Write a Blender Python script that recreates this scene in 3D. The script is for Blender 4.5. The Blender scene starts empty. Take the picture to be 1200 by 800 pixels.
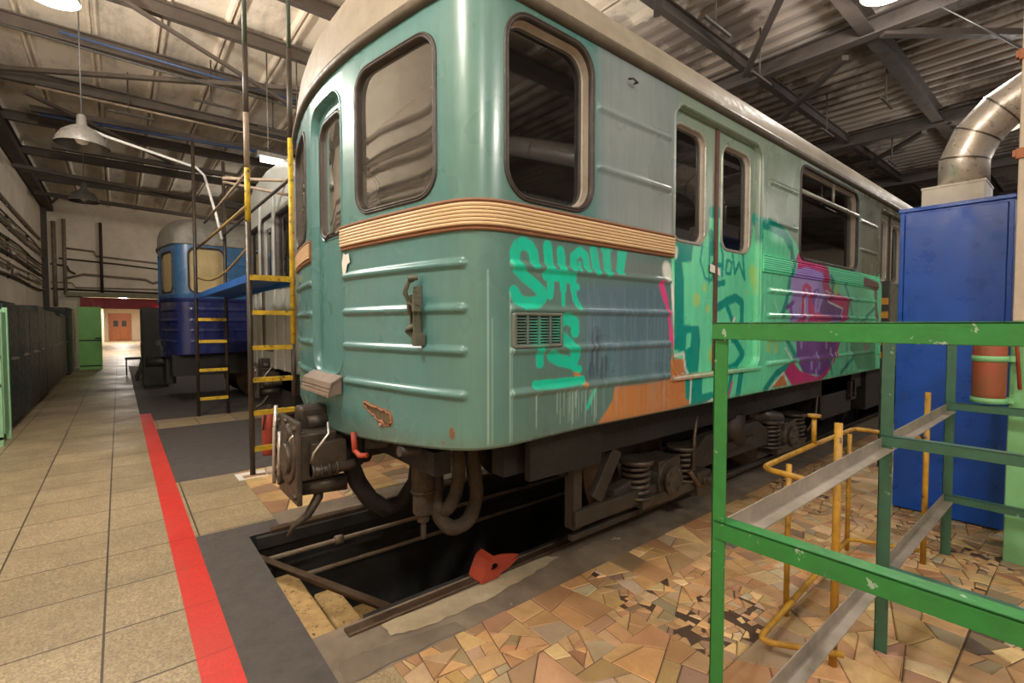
import bpy, bmesh, math, random
import numpy as np
from mathutils import Vector, Matrix
R = math.radians
random.seed(7)
sc = bpy.context.scene
COL = sc.collection

def C(r, g, b, a=1.0):
    f = lambda v: (v/255/12.92 if v/255 <= .04045 else ((v/255+.055)/1.055)**2.4)
    return (f(r), f(g), f(b), a)

# ------------------------------------------------------------------ camera, world, exposure
cam_d = bpy.data.cameras.new('camera'); cam = bpy.data.objects.new('camera', cam_d); COL.objects.link(cam)
sc.camera = cam
cam_d.sensor_width = 36; cam_d.lens = 563/1200*36; cam_d.clip_end = 200; cam_d.clip_start = .02
YAW = math.atan2(.774, .633)
cam.location = (0, 0, 1.5)
cam.rotation_euler = (R(90-2.035), 0, YAW-R(90))
w = bpy.data.worlds.new('world'); sc.world = w; w.use_nodes = True
w.node_tree.nodes['Background'].inputs[0].default_value = C(255, 244, 230)
w.node_tree.nodes['Background'].inputs[1].default_value = 0.42
vs = sc.view_settings
vs.view_transform = 'Standard'; vs.look = 'None'; vs.gamma = 1; vs.exposure = -0.72; vs.use_curve_mapping = False
WARM = (1.0, .94, .85)
# (x, y, z, watts, radius): lit pendant lamps; the deeper, unseen ones are added to brighten the hall
LAMPS = [(-.5, -1.9, 4.4, 330, .2), (2.2, -2.9, 4.4, 500, .2), (6.7, 1.58, 5.2, 260, .12), (-.4, 6.0, 4.42, 560, .17),
         (-1.0, 1.6, 4.5, 420, .2), (9.5, -3.2, 4.4, 320, .2), (13.3, -3.6, 4.4, 300, .2), (5.2, 5.2, 4.7, 240, .2), (4.2, 16.5, 4.9, 260, .17), (12, 1.2, 4.9, 200, .2)]

# ------------------------------------------------------------------ mesh helpers
class MB:
    def __init__(s): s.v = []; s.f = []; s.sm = []
    def add(s, vs, fs, smooth=False):
        o = len(s.v); s.v += [tuple(p) for p in vs]; s.f += [tuple(i+o for i in f) for f in fs]; s.sm += [smooth]*len(fs); return s
    def box(s, x0, x1, y0, y1, z0, z1, M=None):
        P = [(x, y, z) for x in (x0, x1) for y in (y0, y1) for z in (z0, z1)]
        if M is not None: P = [M @ Vector(p) for p in P]
        return s.add(P, [(0,1,3,2),(4,6,7,5),(0,4,5,1),(2,3,7,6),(0,2,6,4),(1,5,7,3)])
    def bar(s, a, b, w, h, up=(0,0,1)):
        a = Vector(a); b = Vector(b); d = b-a; L = d.length; z = d.normalized(); u = Vector(up)
        if abs(z.dot(u)) > .98: u = Vector((1,0,0))
        x = u.cross(z).normalized(); y = z.cross(x)
        M = Matrix((x, y, z)).transposed().to_4x4(); M.translation = a
        return s.box(-w/2, w/2, -h/2, h/2, 0, L, M)
    def tube(s, pts, r, n=10, cap=True, closed=False):
        P = [Vector(p) for p in pts]; m = len(P); rs = r if isinstance(r, (list, tuple)) else [r]*m
        ring = []; prev = None
        for i, p in enumerate(P):
            if closed: t = P[(i+1) % m]-P[i-1]
            else: t = (P[min(i+1, m-1)]-P[max(i-1, 0)])
            t = t.normalized() if t.length > 1e-9 else Vector((0,0,1))
            if prev is None:
                u = Vector((0,0,1)) if abs(t.z) < .9 else Vector((1,0,0)); x = u.cross(t).normalized()
            else:
                x = prev-t*prev.dot(t); x = x.normalized() if x.length > 1e-6 else prev
            prev = x; y = t.cross(x)
            ring.append([p+(x*math.cos(2*math.pi*k/n)+y*math.sin(2*math.pi*k/n))*rs[i] for k in range(n)])
        vs_ = [q for rr in ring for q in rr]; fs = []
        for i in range(m if closed else m-1):
            j = (i+1) % m
            for k in range(n): fs.append((i*n+k, i*n+(k+1) % n, j*n+(k+1) % n, j*n+k))
        o = len(s.v); s.add(vs_, fs, True)
        if cap and not closed:
            s.f += [tuple(o+k for k in range(n))[::-1], tuple(o+(m-1)*n+k for k in range(n))]; s.sm += [False, False]
        return s
    def cyl(s, a, b, r, n=16): return s.tube([a, b], r, n)
    def lathe(s, prof, org=(0,0,0), n=24, M=None, smooth=True):
        vs_ = []; fs = []
        for (r, z) in prof:
            for k in range(n):
                p = Vector((r*math.cos(2*math.pi*k/n), r*math.sin(2*math.pi*k/n), z))
                if M is not None: p = M @ p
                vs_.append(p+Vector(org))
        for i in range(len(prof)-1):
            for k in range(n): fs.append((i*n+k, i*n+(k+1) % n, (i+1)*n+(k+1) % n, (i+1)*n+k))
        return s.add(vs_, fs, smooth)
    def prism(s, poly, axis, a, b):
        # poly: 2D points, extruded along axis from a to b
        def q(p, t):
            return {0: (t, p[0], p[1]), 1: (p[0], t, p[1]), 2: (p[0], p[1], t)}[axis]
        n = len(poly)
        vs_ = [q(p, a) for p in poly]+[q(p, b) for p in poly]
        fs = [tuple(range(n)), tuple(range(n, 2*n))[::-1]]+[(i, i+n, (i+1) % n+n, (i+1) % n) for i in range(n)]
        return s.add(vs_, fs)
    def build(s, name, mat, parent=None, org=None, bevel=0, colfn=None, seg=2):
        me = bpy.data.meshes.new(name)
        off = Vector(org) if org is not None else (Vector(ORG[parent.name]) if parent is not None and parent.name in ORG else Vector((0,0,0)))
        V = [(p[0]-off[0], p[1]-off[1], p[2]-off[2]) for p in s.v]
        me.from_pydata(V, [], s.f)
        me.polygons.foreach_set('use_smooth', s.sm)
        for m in (mat if isinstance(mat, (list, tuple)) else [mat]): me.materials.append(m)
        ob = bpy.data.objects.new(name, me); COL.objects.link(ob)
        bm = bmesh.new(); bm.from_mesh(me); bmesh.ops.recalc_face_normals(bm, faces=bm.faces); bm.to_mesh(me); bm.free()
        if colfn is not None:
            set_col(me, np.array([colfn(*p) for p in s.v]))
        if bevel:
            b = ob.modifiers.new('bevel', 'BEVEL'); b.width = bevel; b.segments = seg; b.limit_method = 'ANGLE'; b.angle_limit = R(35)
        if parent is not None:
            ob.parent = parent
            ORG[ob.name] = ORG.get(parent.name, (0,0,0))
        else:
            ORG[ob.name] = tuple(off)
            ob.location = off
        return ob
ORG = {}

def set_col(me, arr):
    ca = me.color_attributes.new('Col', 'FLOAT_COLOR', 'POINT')
    a = np.ones((len(me.vertices), 4), dtype=np.float32); a[:, :3] = arr[:, :3]
    ca.data.foreach_set('color', a.ravel())

def tag(o, label=None, cat=None, group=None, kind=None):
    if label: o['label'] = label
    if cat: o['category'] = cat
    if group: o['group'] = group
    if kind: o['kind'] = kind
    return o
def empty(name, loc, label=None, cat=None, group=None, rz=0):
    o = bpy.data.objects.new(name, None); COL.objects.link(o); o.location = loc; o.rotation_euler[2] = rz
    o.empty_display_size = .1
    ORG[o.name] = (0,0,0) if rz else tuple(loc)
    return tag(o, label, cat, group)
def copy_tree(o, parent=None):
    c = o.copy(); COL.objects.link(c); c.parent = parent
    for ch in list(o.children): copy_tree(ch, c)
    return c
def struct(o): o['kind'] = 'structure'; return o

# ------------------------------------------------------------------ materials
def newmat(name):
    m = bpy.data.materials.new(name); m.use_nodes = True; nt = m.node_tree
    return m, nt, nt.nodes, nt.links, nt.nodes['Principled BSDF']
def noise(nt, scale, detail=4, rough=.55, vec=None, dist=0):
    n = nt.nodes.new('ShaderNodeTexNoise'); n.inputs['Scale'].default_value = scale; n.inputs['Detail'].default_value = detail
    n.inputs['Roughness'].default_value = rough; n.inputs['Distortion'].default_value = dist
    if vec is not None: nt.links.new(vec, n.inputs['Vector'])
    return n.outputs['Fac']
def ramp(nt, fac, stops):
    r = nt.nodes.new('ShaderNodeValToRGB'); nt.links.new(fac, r.inputs[0])
    e = r.color_ramp.elements
    while len(e) < len(stops): e.new(.5)
    for i, (p, c) in enumerate(stops):
        e[i].position = p; e[i].color = c if len(c) == 4 else (*c, 1)
    return r.outputs[0]
def g(v): return (v, v, v, 1)
def mix(nt, fac, a, b, mode='MIX'):
    m = nt.nodes.new('ShaderNodeMix'); m.data_type = 'RGBA'; m.blend_type = mode
    def put(i, x):
        if hasattr(x, 'is_linked') or hasattr(x, 'links'): nt.links.new(x, m.inputs[i])
        else: m.inputs[i].default_value = x
    if isinstance(fac, (int, float)): m.inputs[0].default_value = fac
    else: nt.links.new(fac, m.inputs[0])
    put(6, a); put(7, b)
    return m.outputs[2]
def coords(nt, scale=(1,1,1), kind='Object', rot=(0,0,0)):
    t = nt.nodes.new('ShaderNodeTexCoord'); mp = nt.nodes.new('ShaderNodeMapping')
    mp.inputs['Scale'].default_value = scale; mp.inputs['Rotation'].default_value = rot
    nt.links.new(t.outputs[kind], mp.inputs[0]); return mp.outputs[0]
def bump(nt, bs, fac, strength=.3, dist=.01):
    b = nt.nodes.new('ShaderNodeBump'); b.inputs['Strength'].default_value = strength; b.inputs['Distance'].default_value = dist
    nt.links.new(fac, b.inputs['Height'])
    nt.links.new(b.outputs[0], bs.inputs['Normal'])
def paintm(name, col, dirt=(60,50,40), amount=.35, rough=.45, metal=0., scale=6, chip=None, chipamt=.62, bstr=.15, spec=.5, chipscale=18):
    m, nt, N, L, bs = newmat(name)
    v = coords(nt)
    n1 = noise(nt, scale, 6, .65, v)
    f = ramp(nt, n1, [(.35, g(0)), (.75, g(amount))])
    c = mix(nt, f, C(*col), C(*dirt))
    n2 = noise(nt, scale*5, 3, .6, v)
    c = mix(nt, .35, c, mix(nt, n2, g(.55), g(1.35)), 'MULTIPLY')
    if chip:
        n3 = noise(nt, chipscale, 5, .7, v)
        c = mix(nt, ramp(nt, n3, [(chipamt, g(0)), (chipamt+.02, g(1))]), c, C(*chip))
    L.new(c, bs.inputs['Base Color'])
    L.new(ramp(nt, n2, [(.3, g(max(0, rough-.12))), (.7, g(min(1, rough+.15)))]), bs.inputs['Roughness'])
    bs.inputs['Metallic'].default_value = metal; bs.inputs['Specular IOR Level'].default_value = spec
    bump(nt, bs, n2, bstr, .004)
    return m
def emis(name, col, s):
    m, nt, N, L, bs = newmat(name); bs.inputs['Base Color'].default_value = (.8,.8,.8,1)
    bs.inputs['Emission Color'].default_value = (*col[:3], 1); bs.inputs['Emission Strength'].default_value = s; return m
def attrm(name, rough=.38, metal=0, streak=True, dirtamt=.3, bstr=.12, coat=0., wob=.5):
    m, nt, N, L, bs = newmat(name)
    a = N.new('ShaderNodeAttribute'); a.attribute_name = 'Col'
    v = coords(nt); c = a.outputs['Color']
    if streak:
        vs_ = coords(nt, (14, 14, .9)); n = noise(nt, 2.2, 6, .7, vs_)
        c = mix(nt, ramp(nt, n, [(.42, g(0)), (.85, g(dirtamt))]), c, C(96, 98, 88))
        n0 = noise(nt, 1.6, 5, .6, v)
        c = mix(nt, .55, c, ramp(nt, n0, [(.3, C(205, 214, 208)), (.7, C(255, 250, 240))]), 'MULTIPLY')
        nl = noise(nt, 3.2, 8, .75, v)
        c = mix(nt, ramp(nt, nl, [(.68, g(0)), (.72, g(.45))]), c, C(120, 128, 122))
        ns = noise(nt, 38, 4, .7, v)
        c = mix(nt, ramp(nt, ns, [(.70, g(0)), (.73, g(.8))]), c, C(78, 56, 44))
    n2 = noise(nt, 30, 3, .6, v)
    n3 = noise(nt, 2.5, 3, .5, v)
    L.new(c, bs.inputs['Base Color'])
    L.new(ramp(nt, n3, [(.3, g(rough-.08)), (.7, g(rough+.16))]), bs.inputs['Roughness'])
    bs.inputs['Metallic'].default_value = metal
    bs.inputs['Coat Weight'].default_value = coat; bs.inputs['Coat Roughness'].default_value = .25
    b1 = N.new('ShaderNodeBump'); b1.inputs['Strength'].default_value = bstr; b1.inputs['Distance'].default_value = .003; L.new(n2, b1.inputs['Height'])
    b2 = N.new('ShaderNodeBump'); b2.inputs['Strength'].default_value = wob; b2.inputs['Distance'].default_value = .012
    nw = noise(nt, 2.1, 1, .3, v); L.new(nw, b2.inputs['Height']); L.new(b1.outputs[0], b2.inputs['Normal'])
    L.new(b2.outputs[0], bs.inputs['Normal'])
    return m
def glassm(name, tint=(.03,.03,.03), diff=.0, trans=.6, rough=.03, dust=None):
    m, nt, N, L, bs = newmat(name)
    N.remove(bs); out = N['Material Output']
    tr = N.new('ShaderNodeBsdfTransparent'); tr.inputs[0].default_value = g(trans)
    gl = N.new('ShaderNodeBsdfGlossy'); gl.inputs['Roughness'].default_value = rough; gl.inputs[0].default_value = g(.9)
    fr = N.new('ShaderNodeFresnel'); fr.inputs[0].default_value = 1.5
    mx = N.new('ShaderNodeMixShader')
    mul = N.new('ShaderNodeMath'); mul.operation = 'MULTIPLY_ADD'; mul.inputs[1].default_value = 1.1; mul.inputs[2].default_value = .05; L.new(fr.outputs[0], mul.inputs[0])
    L.new(mul.outputs[0], mx.inputs[0]); L.new(tr.outputs[0], mx.inputs[1]); L.new(gl.outputs[0], mx.inputs[2])
    last = mx.outputs[0]
    if dust:
        df = N.new('ShaderNodeBsdfDiffuse'); df.inputs[0].default_value = C(*dust)
        m2 = N.new('ShaderNodeMixShader'); v = coords(nt, (1,1,1)); n = noise(nt, 5, 7, .7, v)
        L.new(ramp(nt, n, [(.3, g(diff*.6)), (.75, g(diff*1.3))]), m2.inputs[0])
        L.new(last, m2.inputs[1]); L.new(df.outputs[0], m2.inputs[2]); last = m2.outputs[0]
    L.new(last, out.inputs[0])
    return m

M = {}
M['teal'] = attrm('teal_body_paint', .27, coat=.25, wob=.35, dirtamt=.35)
M['belt'] = attrm('belt_paint', .5, streak=False, bstr=.25, wob=.1)
M['gasket'] = paintm('window_gasket', (46,38,34), (84,72,63), .5, .5, scale=12)
M['leafrim'] = paintm('door_window_rim', (170,172,160), (100,90,75), .5, .35, scale=10, metal=.3)
M['reveal'] = paintm('window_reveal', (184,176,164), (124,110,98), .5, .5, scale=5)
M['roof'] = paintm('roof_paint', (158,148,132), (98,88,75), .6, .55, scale=3)
M['gutter'] = paintm('gutter_strip', (92,82,68), (50,42,36), .6, .5, scale=8)
M['glass_dusty'] = glassm('dusty_glass', diff=.17, trans=.45, dust=(150,142,130))
M['glass'] = glassm('dark_glass', diff=.03, trans=.5, dust=(120,110,100))
M['under'] = paintm('underframe_grime', (28,25,22), (14,12,11), .8, .6, scale=7, bstr=.5)
M['under2'] = paintm('bogie_grime', (60,52,44), (24,20,17), .8, .6, scale=6, bstr=.5)
M['lining'] = paintm('interior_lining', (70,60,50), (40,34,30), .6, .7, scale=2)
M['steel'] = paintm('bare_steel', (120,114,104), (60,52,44), .7, .35, .8, scale=9)
M['coupler'] = paintm('coupler_iron', (88,79,70), (36,31,27), .8, .42, .45, scale=9, bstr=.6)
M['rubber'] = paintm('hose_rubber', (40,34,30), (20,17,15), .7, .75, scale=12, bstr=.6)
M['fabric'] = paintm('canvas_sleeve', (72,60,48), (34,28,23), .8, .85, scale=14, bstr=.9)
M['red'] = paintm('red_paint', (176,68,46), (100,46,36), .6, .5, scale=9)
M['door_leaf'] = M['teal']
M['brown'] = paintm('brown_rubber', (112,80,72), (60,46,42), .6, .6, scale=10)
M['white'] = paintm('white_paper', (232,230,224), (190,186,176), .3, .8, scale=20)
M['greenp'] = paintm('green_frame_paint', (42,128,58), (60,70,50), .35, .4, scale=7, chip=(150,170,150), chipamt=.625, bstr=.35)
M['greend'] = paintm('green_upright_paint', (58,104,84), (52,60,52), .5, .42, scale=7, chip=(130,150,135), chipamt=.65, bstr=.35)
M['rawangle'] = paintm('worn_zinc_angle', (168,158,146), (96,92,80), .75, .42, .35, scale=5)
M['yellow'] = paintm('yellow_pipe_paint', (196,148,44), (90,62,30), .8, .42, scale=9, chip=(70,52,40), chipamt=.62, bstr=.4)
M['yellow2'] = paintm('yellow_scaffold_paint', (222,184,40), (100,84,46), .7, .5, scale=9, chip=(60,54,46), chipamt=.6, bstr=.4)
M['black'] = paintm('black_pipe_paint', (46,44,42), (96,72,44), .5, .45, scale=8, chip=(170,130,50), chipamt=.7)
M['greenpole'] = paintm('dark_green_pipe', (52,66,42), (60,50,40), .5, .45, scale=8)
M['bluecab'] = paintm('blue_cabinet_paint', (6,84,196), (8,56,136), .55, .33, scale=1.6, bstr=.08)
M['platblue'] = paintm('blue_platform_paint', (26,96,180), (40,50,60), .6, .45, scale=6)
M['galv'] = paintm('galvanised_duct', (216,210,204), (184,168,154), .35, .34, .6, scale=5, bstr=.3)
M['ventbox'] = paintm('white_vent_box', (216,208,194), (170,156,140), .4, .5, scale=4)
M['wall'] = paintm('old_plaster_wall', (244,228,204), (166,144,120), .45, .85, scale=.9, bstr=.4)
M['columng'] = paintm('green_column_paint', (126,190,132), (104,140,104), .35, .5, scale=4, chip=(200,205,190), chipamt=.7, bstr=.4)
M['column'] = paintm('concrete_column', (198,184,166), (150,130,110), .6, .8, scale=4)
M['beam'] = paintm('ceiling_beam_paint', (88,77,67), (50,43,37), .7, .7, scale=2.5)
M['beamd'] = paintm('dark_beam_paint', (66,57,52), (38,33,30), .7, .6, scale=2.5)
M['pipe'] = paintm('wall_pipe_paint', (150,132,112), (78,64,54), .7, .55, scale=6)
M['piped'] = paintm('dark_pipe', (66,56,48), (34,28,24), .6, .55, scale=6)
M['bluepipe'] = paintm('blue_pipe', (58,76,112), (46,50,60), .5, .5, scale=6)
M['locker'] = paintm('dark_locker_paint', (38,64,60), (26,28,27), .8, .5, scale=2.5, bstr=.03, spec=.35)
M['locker2'] = paintm('grey_locker_paint', (54,58,54), (30,30,29), .8, .5, scale=2.5, bstr=.03, spec=.35)
M['mint'] = paintm('mint_paint', (150,205,160), (110,140,110), .5, .5, scale=5)
M['greendoor'] = paintm('bright_green_door', (150,226,112), (120,190,90), .4, .4, scale=4)
M['redwall'] = paintm('red_lintel_paint', (168,34,34), (120,30,30), .4, .5, scale=4)
M['shade'] = paintm('aluminium_shade', (104,100,94), (62,58,53), .5, .35, .5, scale=6)
M['bulb'] = emis('bulb_glow', (1, .93, .82), 40)
M['tube'] = emis('tube_glow', (.95, .97, 1), 22)
M['greycar'] = paintm('grey_car_panel', (176,178,172), (120,118,110), .5, .4, .2, scale=2.5)
M['ivory'] = paintm('ivory_blind', (196,176,128), (140,120,84), .5, .7, scale=3)
M['dark'] = paintm('dark_grey_steel', (58,56,54), (34,32,30), .6, .5, scale=4)
M['tread'] = paintm('worn_step_stone', (206,170,112), (128,98,62), .6, .75, scale=14, chip=(70,50,34), chipamt=.60, bstr=.6, chipscale=30)
M['pitwall'] = paintm('pit_wall', (62,60,58), (28,26,24), .8, .6, scale=3, bstr=.5)
M['concrete'] = paintm('curb_concrete', (138,124,108), (84,72,62), .8, .8, scale=3.5, bstr=.8, chip=(176,164,146), chipamt=.66, chipscale=3.5)
M['asphalt'] = paintm('dark_floor_band', (88,82,80), (58,52,50), .6, .75, scale=9, bstr=.5, chip=(190,184,176), chipamt=.725, chipscale=34)
M['rail'] = paintm('rail_steel', (112,92,74), (56,42,34), .7, .45, .6, scale=8)
M['wood'] = paintm('orange_wood_door', (188,110,58), (130,74,42), .5, .4, scale=3)
M['corridor'] = paintm('corridor_plaster', (230,214,190), (200,180,150), .3, .7, scale=1.2)
M['orange'] = paintm('orange_mark_paint', (226,160,40), (150,110,40), .3, .5, scale=10)

# ------------------------------------------------------------------ floor
def granite(name, tint=(174,156,124), base=False):
    m, nt, N, L, bs = newmat(name)
    t = N.new('ShaderNodeTexCoord'); mp = N.new('ShaderNodeMapping'); mp.inputs['Location'].default_value = (.09, -.02, 0)
    L.new(t.outputs['Object'], mp.inputs[0])
    br = N.new('ShaderNodeTexBrick'); br.offset = 0; br.inputs['Scale'].default_value = 1; br.inputs['Brick Width'].default_value = .5
    br.inputs['Row Height'].default_value = .5; br.inputs['Mortar Size'].default_value = .006; br.inputs['Mortar Smooth'].default_value = .3
    br.inputs['Color1'].default_value = g(.78); br.inputs['Color2'].default_value = g(1.05); br.inputs['Mortar'].default_value = g(1)
    br.inputs['Bias'].default_value = 0
    L.new(mp.outputs[0], br.inputs['Vector'])
    v = t.outputs['Object']
    vo = N.new('ShaderNodeTexVoronoi'); vo.inputs['Scale'].default_value = 120; L.new(v, vo.inputs['Vector'])
    sp = ramp(nt, vo.outputs['Color'], [(.15, g(.62)), (.5, g(.95)), (.9, g(1.35))])
    c = mix(nt, .85, C(*tint), sp, 'MULTIPLY')
    c = mix(nt, .8, c, br.outputs['Color'], 'MULTIPLY')
    n = noise(nt, 1.1, 6, .65, v)
    c = mix(nt, ramp(nt, n, [(.4, g(0)), (.75, g(.6))]), c, C(112, 98, 78))
    c = mix(nt, br.outputs['Fac'], c, C(74, 62, 50))
    L.new(c, bs.inputs['Base Color'])
    L.new(ramp(nt, n, [(.3, g(.34)), (.7, g(.6))]), bs.inputs['Roughness'])
    bump(nt, bs, br.outputs['Fac'], -.3, .004)
    return m, c
M['granite'] = granite('terrazzo_tiles')[0]
def redstripe():
    m, c = granite('red_floor_stripe', (214, 56, 44)); nt = m.node_tree; bs = nt.nodes['Principled BSDF']
    n = noise(nt, 9, 6, .7, coords(nt))
    c2 = mix(nt, ramp(nt, n, [(.62, g(0)), (.74, g(.5))]), mix(nt, .62, c, C(214, 50, 40)), C(150, 112, 84))
    nt.links.new(c2, bs.inputs['Base Color']); return m
M['stripe'] = redstripe()
M['mortar'] = paintm('paving_mortar', (84, 64, 48), (52, 42, 34), .6, .85, scale=5)
M['stone'] = attrm('paving_stone', .5, streak=False, bstr=.5, wob=.2)
def stone_tex():
    m = M['stone']; nt = m.node_tree; bs = nt.nodes['Principled BSDF']; lk = bs.inputs['Base Color'].links[0]; src = lk.from_socket
    v = coords(nt)
    n = noise(nt, 9, 8, .7, v, .6); n2 = noise(nt, 1.2, 4, .6, v); n3 = noise(nt, 45, 4, .7, v)
    c = mix(nt, ramp(nt, n, [(.45, g(0)), (.75, g(.55))]), src, C(160, 122, 82))
    c = mix(nt, ramp(nt, n2, [(.42, g(0)), (.72, g(.6))]), c, C(118, 88, 62))
    c = mix(nt, ramp(nt, n3, [(.66, g(0)), (.72, g(.8))]), c, C(80, 58, 42))
    nt.links.new(c, bs.inputs['Base Color'])
stone_tex()

PX0, PX1, PY0, PY1 = .68, 19.0, 2.34, 3.77
fl = bpy.data.meshes.new('floor'); rects = []
FM = ['granite', 'stripe', 'asphalt', 'concrete', 'mortar']
def fr(x0, x1, y0, y1, m): rects.append((x0, x1, y0, y1, FM.index(m)))
fr(-1.85, .235, -8, 22, 'granite'); fr(.235, .385, -8, 10.1, 'stripe'); fr(.235, .385, 10.1, 22, 'asphalt')
fr(.385, .9, -8, 1.93, 'granite'); fr(.385, PX0, 1.93, 4.0, 'asphalt'); fr(.385, .9, 4.0, 5.5, 'granite')
fr(PX0, PX1, 1.93, PY0, 'concrete'); fr(PX0, .9, PY1, 4.0, 'asphalt'); fr(.9, PX1, PY1, 4.12, 'concrete')
fr(.9, 30, -8, 1.93, 'mortar'); fr(.9, 30, 4.12, 5.5, 'mortar'); fr(.385, 30, 5.5, 8.5, 'asphalt'); fr(.385, 30, 8.5, 9.3, 'granite'); fr(.385, 30, 9.3, 22, 'asphalt')
fr(PX1, 30, 1.93, 4.12, 'concrete'); fr(-1.1, 2.2, 22, 60, 'granite')
vs_ = []; fs_ = []
for (x0, x1, y0, y1, m) in rects:
    o = len(vs_); vs_ += [(x0,y0,0), (x1,y0,0), (x1,y1,0), (x0,y1,0)]; fs_.append((o,o+1,o+2,o+3))
fl.from_pydata(vs_, [], fs_)
for k in FM: fl.materials.append(M[k])
for p, r_ in zip(fl.polygons, rects): p.material_index = r_[4]
fo = bpy.data.objects.new('floor', fl); COL.objects.link(fo); struct(fo)

# crazy paving: quarry slabs broken into shards, laid inside coarse squares
def area(P): return .5*abs(sum(P[i][0]*P[(i+1) % len(P)][1]-P[(i+1) % len(P)][0]*P[i][1] for i in range(len(P))))
def cut(P, c, n):
    A, B = [], []
    for i in range(len(P)):
        p, q = P[i], P[(i+1) % len(P)]
        dp = (p[0]-c[0])*n[0]+(p[1]-c[1])*n[1]; dq = (q[0]-c[0])*n[0]+(q[1]-c[1])*n[1]
        (A if dp >= 0 else B).append(p)
        if dp*dq < 0:
            t = dp/(dp-dq); x = (p[0]+t*(q[0]-p[0]), p[1]+t*(q[1]-p[1])); A.append(x); B.append(x)
    return A, B
rnd = random.Random(11)
def shards(P, lim):
    a = area(P)
    if a < lim or a < .0012: return [P]
    cx = sum(p[0] for p in P)/len(P); cy = sum(p[1] for p in P)/len(P)
    L = math.sqrt(a); cx += rnd.uniform(-.18, .18)*L; cy += rnd.uniform(-.18, .18)*L
    best = max(((P[i], P[(i+1) % len(P)]) for i in range(len(P))), key=lambda e: math.dist(*e))
    e = math.atan2(best[1][1]-best[0][1], best[1][0]-best[0][0])
    th = e+rnd.gauss(0, .26)
    A, B = cut(P, (cx, cy), (math.cos(th), math.sin(th)))
    out = []
    for Q in (A, B):
        if len(Q) >= 3: out += shards(Q, lim*rnd.uniform(.55, 1.6))
    return out
def inset(P, d):
    n = len(P); cx = sum(p[0] for p in P)/n; cy = sum(p[1] for p in P)/n
    out = []
    sgn = 1 if sum(P[i][0]*P[(i+1) % n][1]-P[(i+1) % n][0]*P[i][1] for i in range(n)) > 0 else -1
    for i in range(n):
        a, b, c = P[i-1], P[i], P[(i+1) % n]
        u = (b[0]-a[0], b[1]-a[1]); v = (c[0]-b[0], c[1]-b[1]); lu = math.hypot(*u) or 1e-6; lv = math.hypot(*v) or 1e-6
        nx = sgn*(-u[1]/lu-v[1]/lv)/2; ny = sgn*(u[0]/lu+v[0]/lv)/2; q = max(nx*nx+ny*ny, .35)
        out.append((b[0]+nx/q*d, b[1]+ny/q*d))
    return out
PAL = [((214,176,126), 10), ((204,166,116), 10), ((224,192,146), 7), ((194,154,112), 7), ((182,138,106), 1.8), ((178,154,122), 3), ((150,130,106), 2), ((206,160,110), 6), ((76,68,64), .5), ((198,182,154), 3)]
def paving(name, x0, x1, y0, y1, big=.6):
    mb = MB(); cols = []
    y = y0; 
    while y < y1-.02:
        hy = min(big*rnd.uniform(.85, 1.25), y1-y); hy = y1-y if y1-y-hy < .2 else hy
        x = x0-rnd.uniform(0, .4)
        while x < x1-.02:
            wx = big*rnd.uniform(.9, 1.5)
            xa, xb = max(x, x0), min(x+wx, x1)
            if xb-xa > .05:
                lim = rnd.choice([.004, .008, .014, .022, .035, .05]) if xa < 6 else .07
                j = lambda: rnd.uniform(-.02, .02)
                P = [(xa, y), (xb, y+j()*.3), (xb, y+hy), (xa, y+hy)]
                for Q in shards(P, lim):
                    I = inset(Q, .0055+rnd.random()*.003)
                    if area(I) < .0004 or area(I) > area(Q)*1.02: continue
                    if max(math.dist(p, q) for p in I for q in I) > 1.6: continue
                    z = .004+rnd.random()*.004; n = len(I)
                    vs2 = [(p[0], p[1], z) for p in I]+[(p[0], p[1], -.002) for p in Q]
                    mb.add(vs2, [tuple(range(n))]+[(i, i+n, (i+1) % n+n, (i+1) % n) for i in range(n)])
                    c = rnd.choices([p[0] for p in PAL], [p[1] for p in PAL])[0]; k = rnd.uniform(.86, 1.1)
                    cc = C(*[min(255, max(0, q*k+rnd.uniform(-6, 6))) for q in c]); cols += [cc[:3]]*(2*n)
            x += wx
        y += hy
    me = bpy.data.meshes.new(name); me.from_pydata(mb.v, [], mb.f); me.materials.append(M['stone'])
    o = bpy.data.objects.new(name, me); COL.objects.link(o); set_col(me, np.array(cols)); return struct(o)
paving('floor', .9, 9, -2.6, 1.93); paving('floor', .9, 7, 4.12, 5.5)

def flatpatch(name, pts, z, mat):
    m = MB(); n = len(pts); rq = random.Random(9); Q = []
    for i in range(n):
        p, q = pts[i], pts[(i+1) % n]
        for k in range(6): t = k/6; Q.append((p[0]+(q[0]-p[0])*t+rq.uniform(-.008, .008), p[1]+(q[1]-p[1])*t+rq.uniform(-.008, .008)))
    m.add([(x, y, z) for x, y in Q], [tuple(range(len(Q)))]); return struct(m.build(name, mat))
flatpatch('floor', [(.98, 2.23), (1.5, 2.22), (2.1, 2.23), (2.16, 2.17), (1.9, 2.12), (1.5, 2.07), (1.15, 2.07), (.98, 2.12)], .004, paintm('fresh_cement', (184, 170, 142), (130, 114, 92), .6, .85, scale=6, bstr=.8))
flatpatch('floor', [(.69, 1.93), (.9, 1.95), (1.3, 1.93), (1.28, 2.02), (.95, 2.08), (.72, 2.1)], .003, paintm('floor_smear', (120, 108, 94), (80, 70, 60), .6, .85, scale=6))

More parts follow.
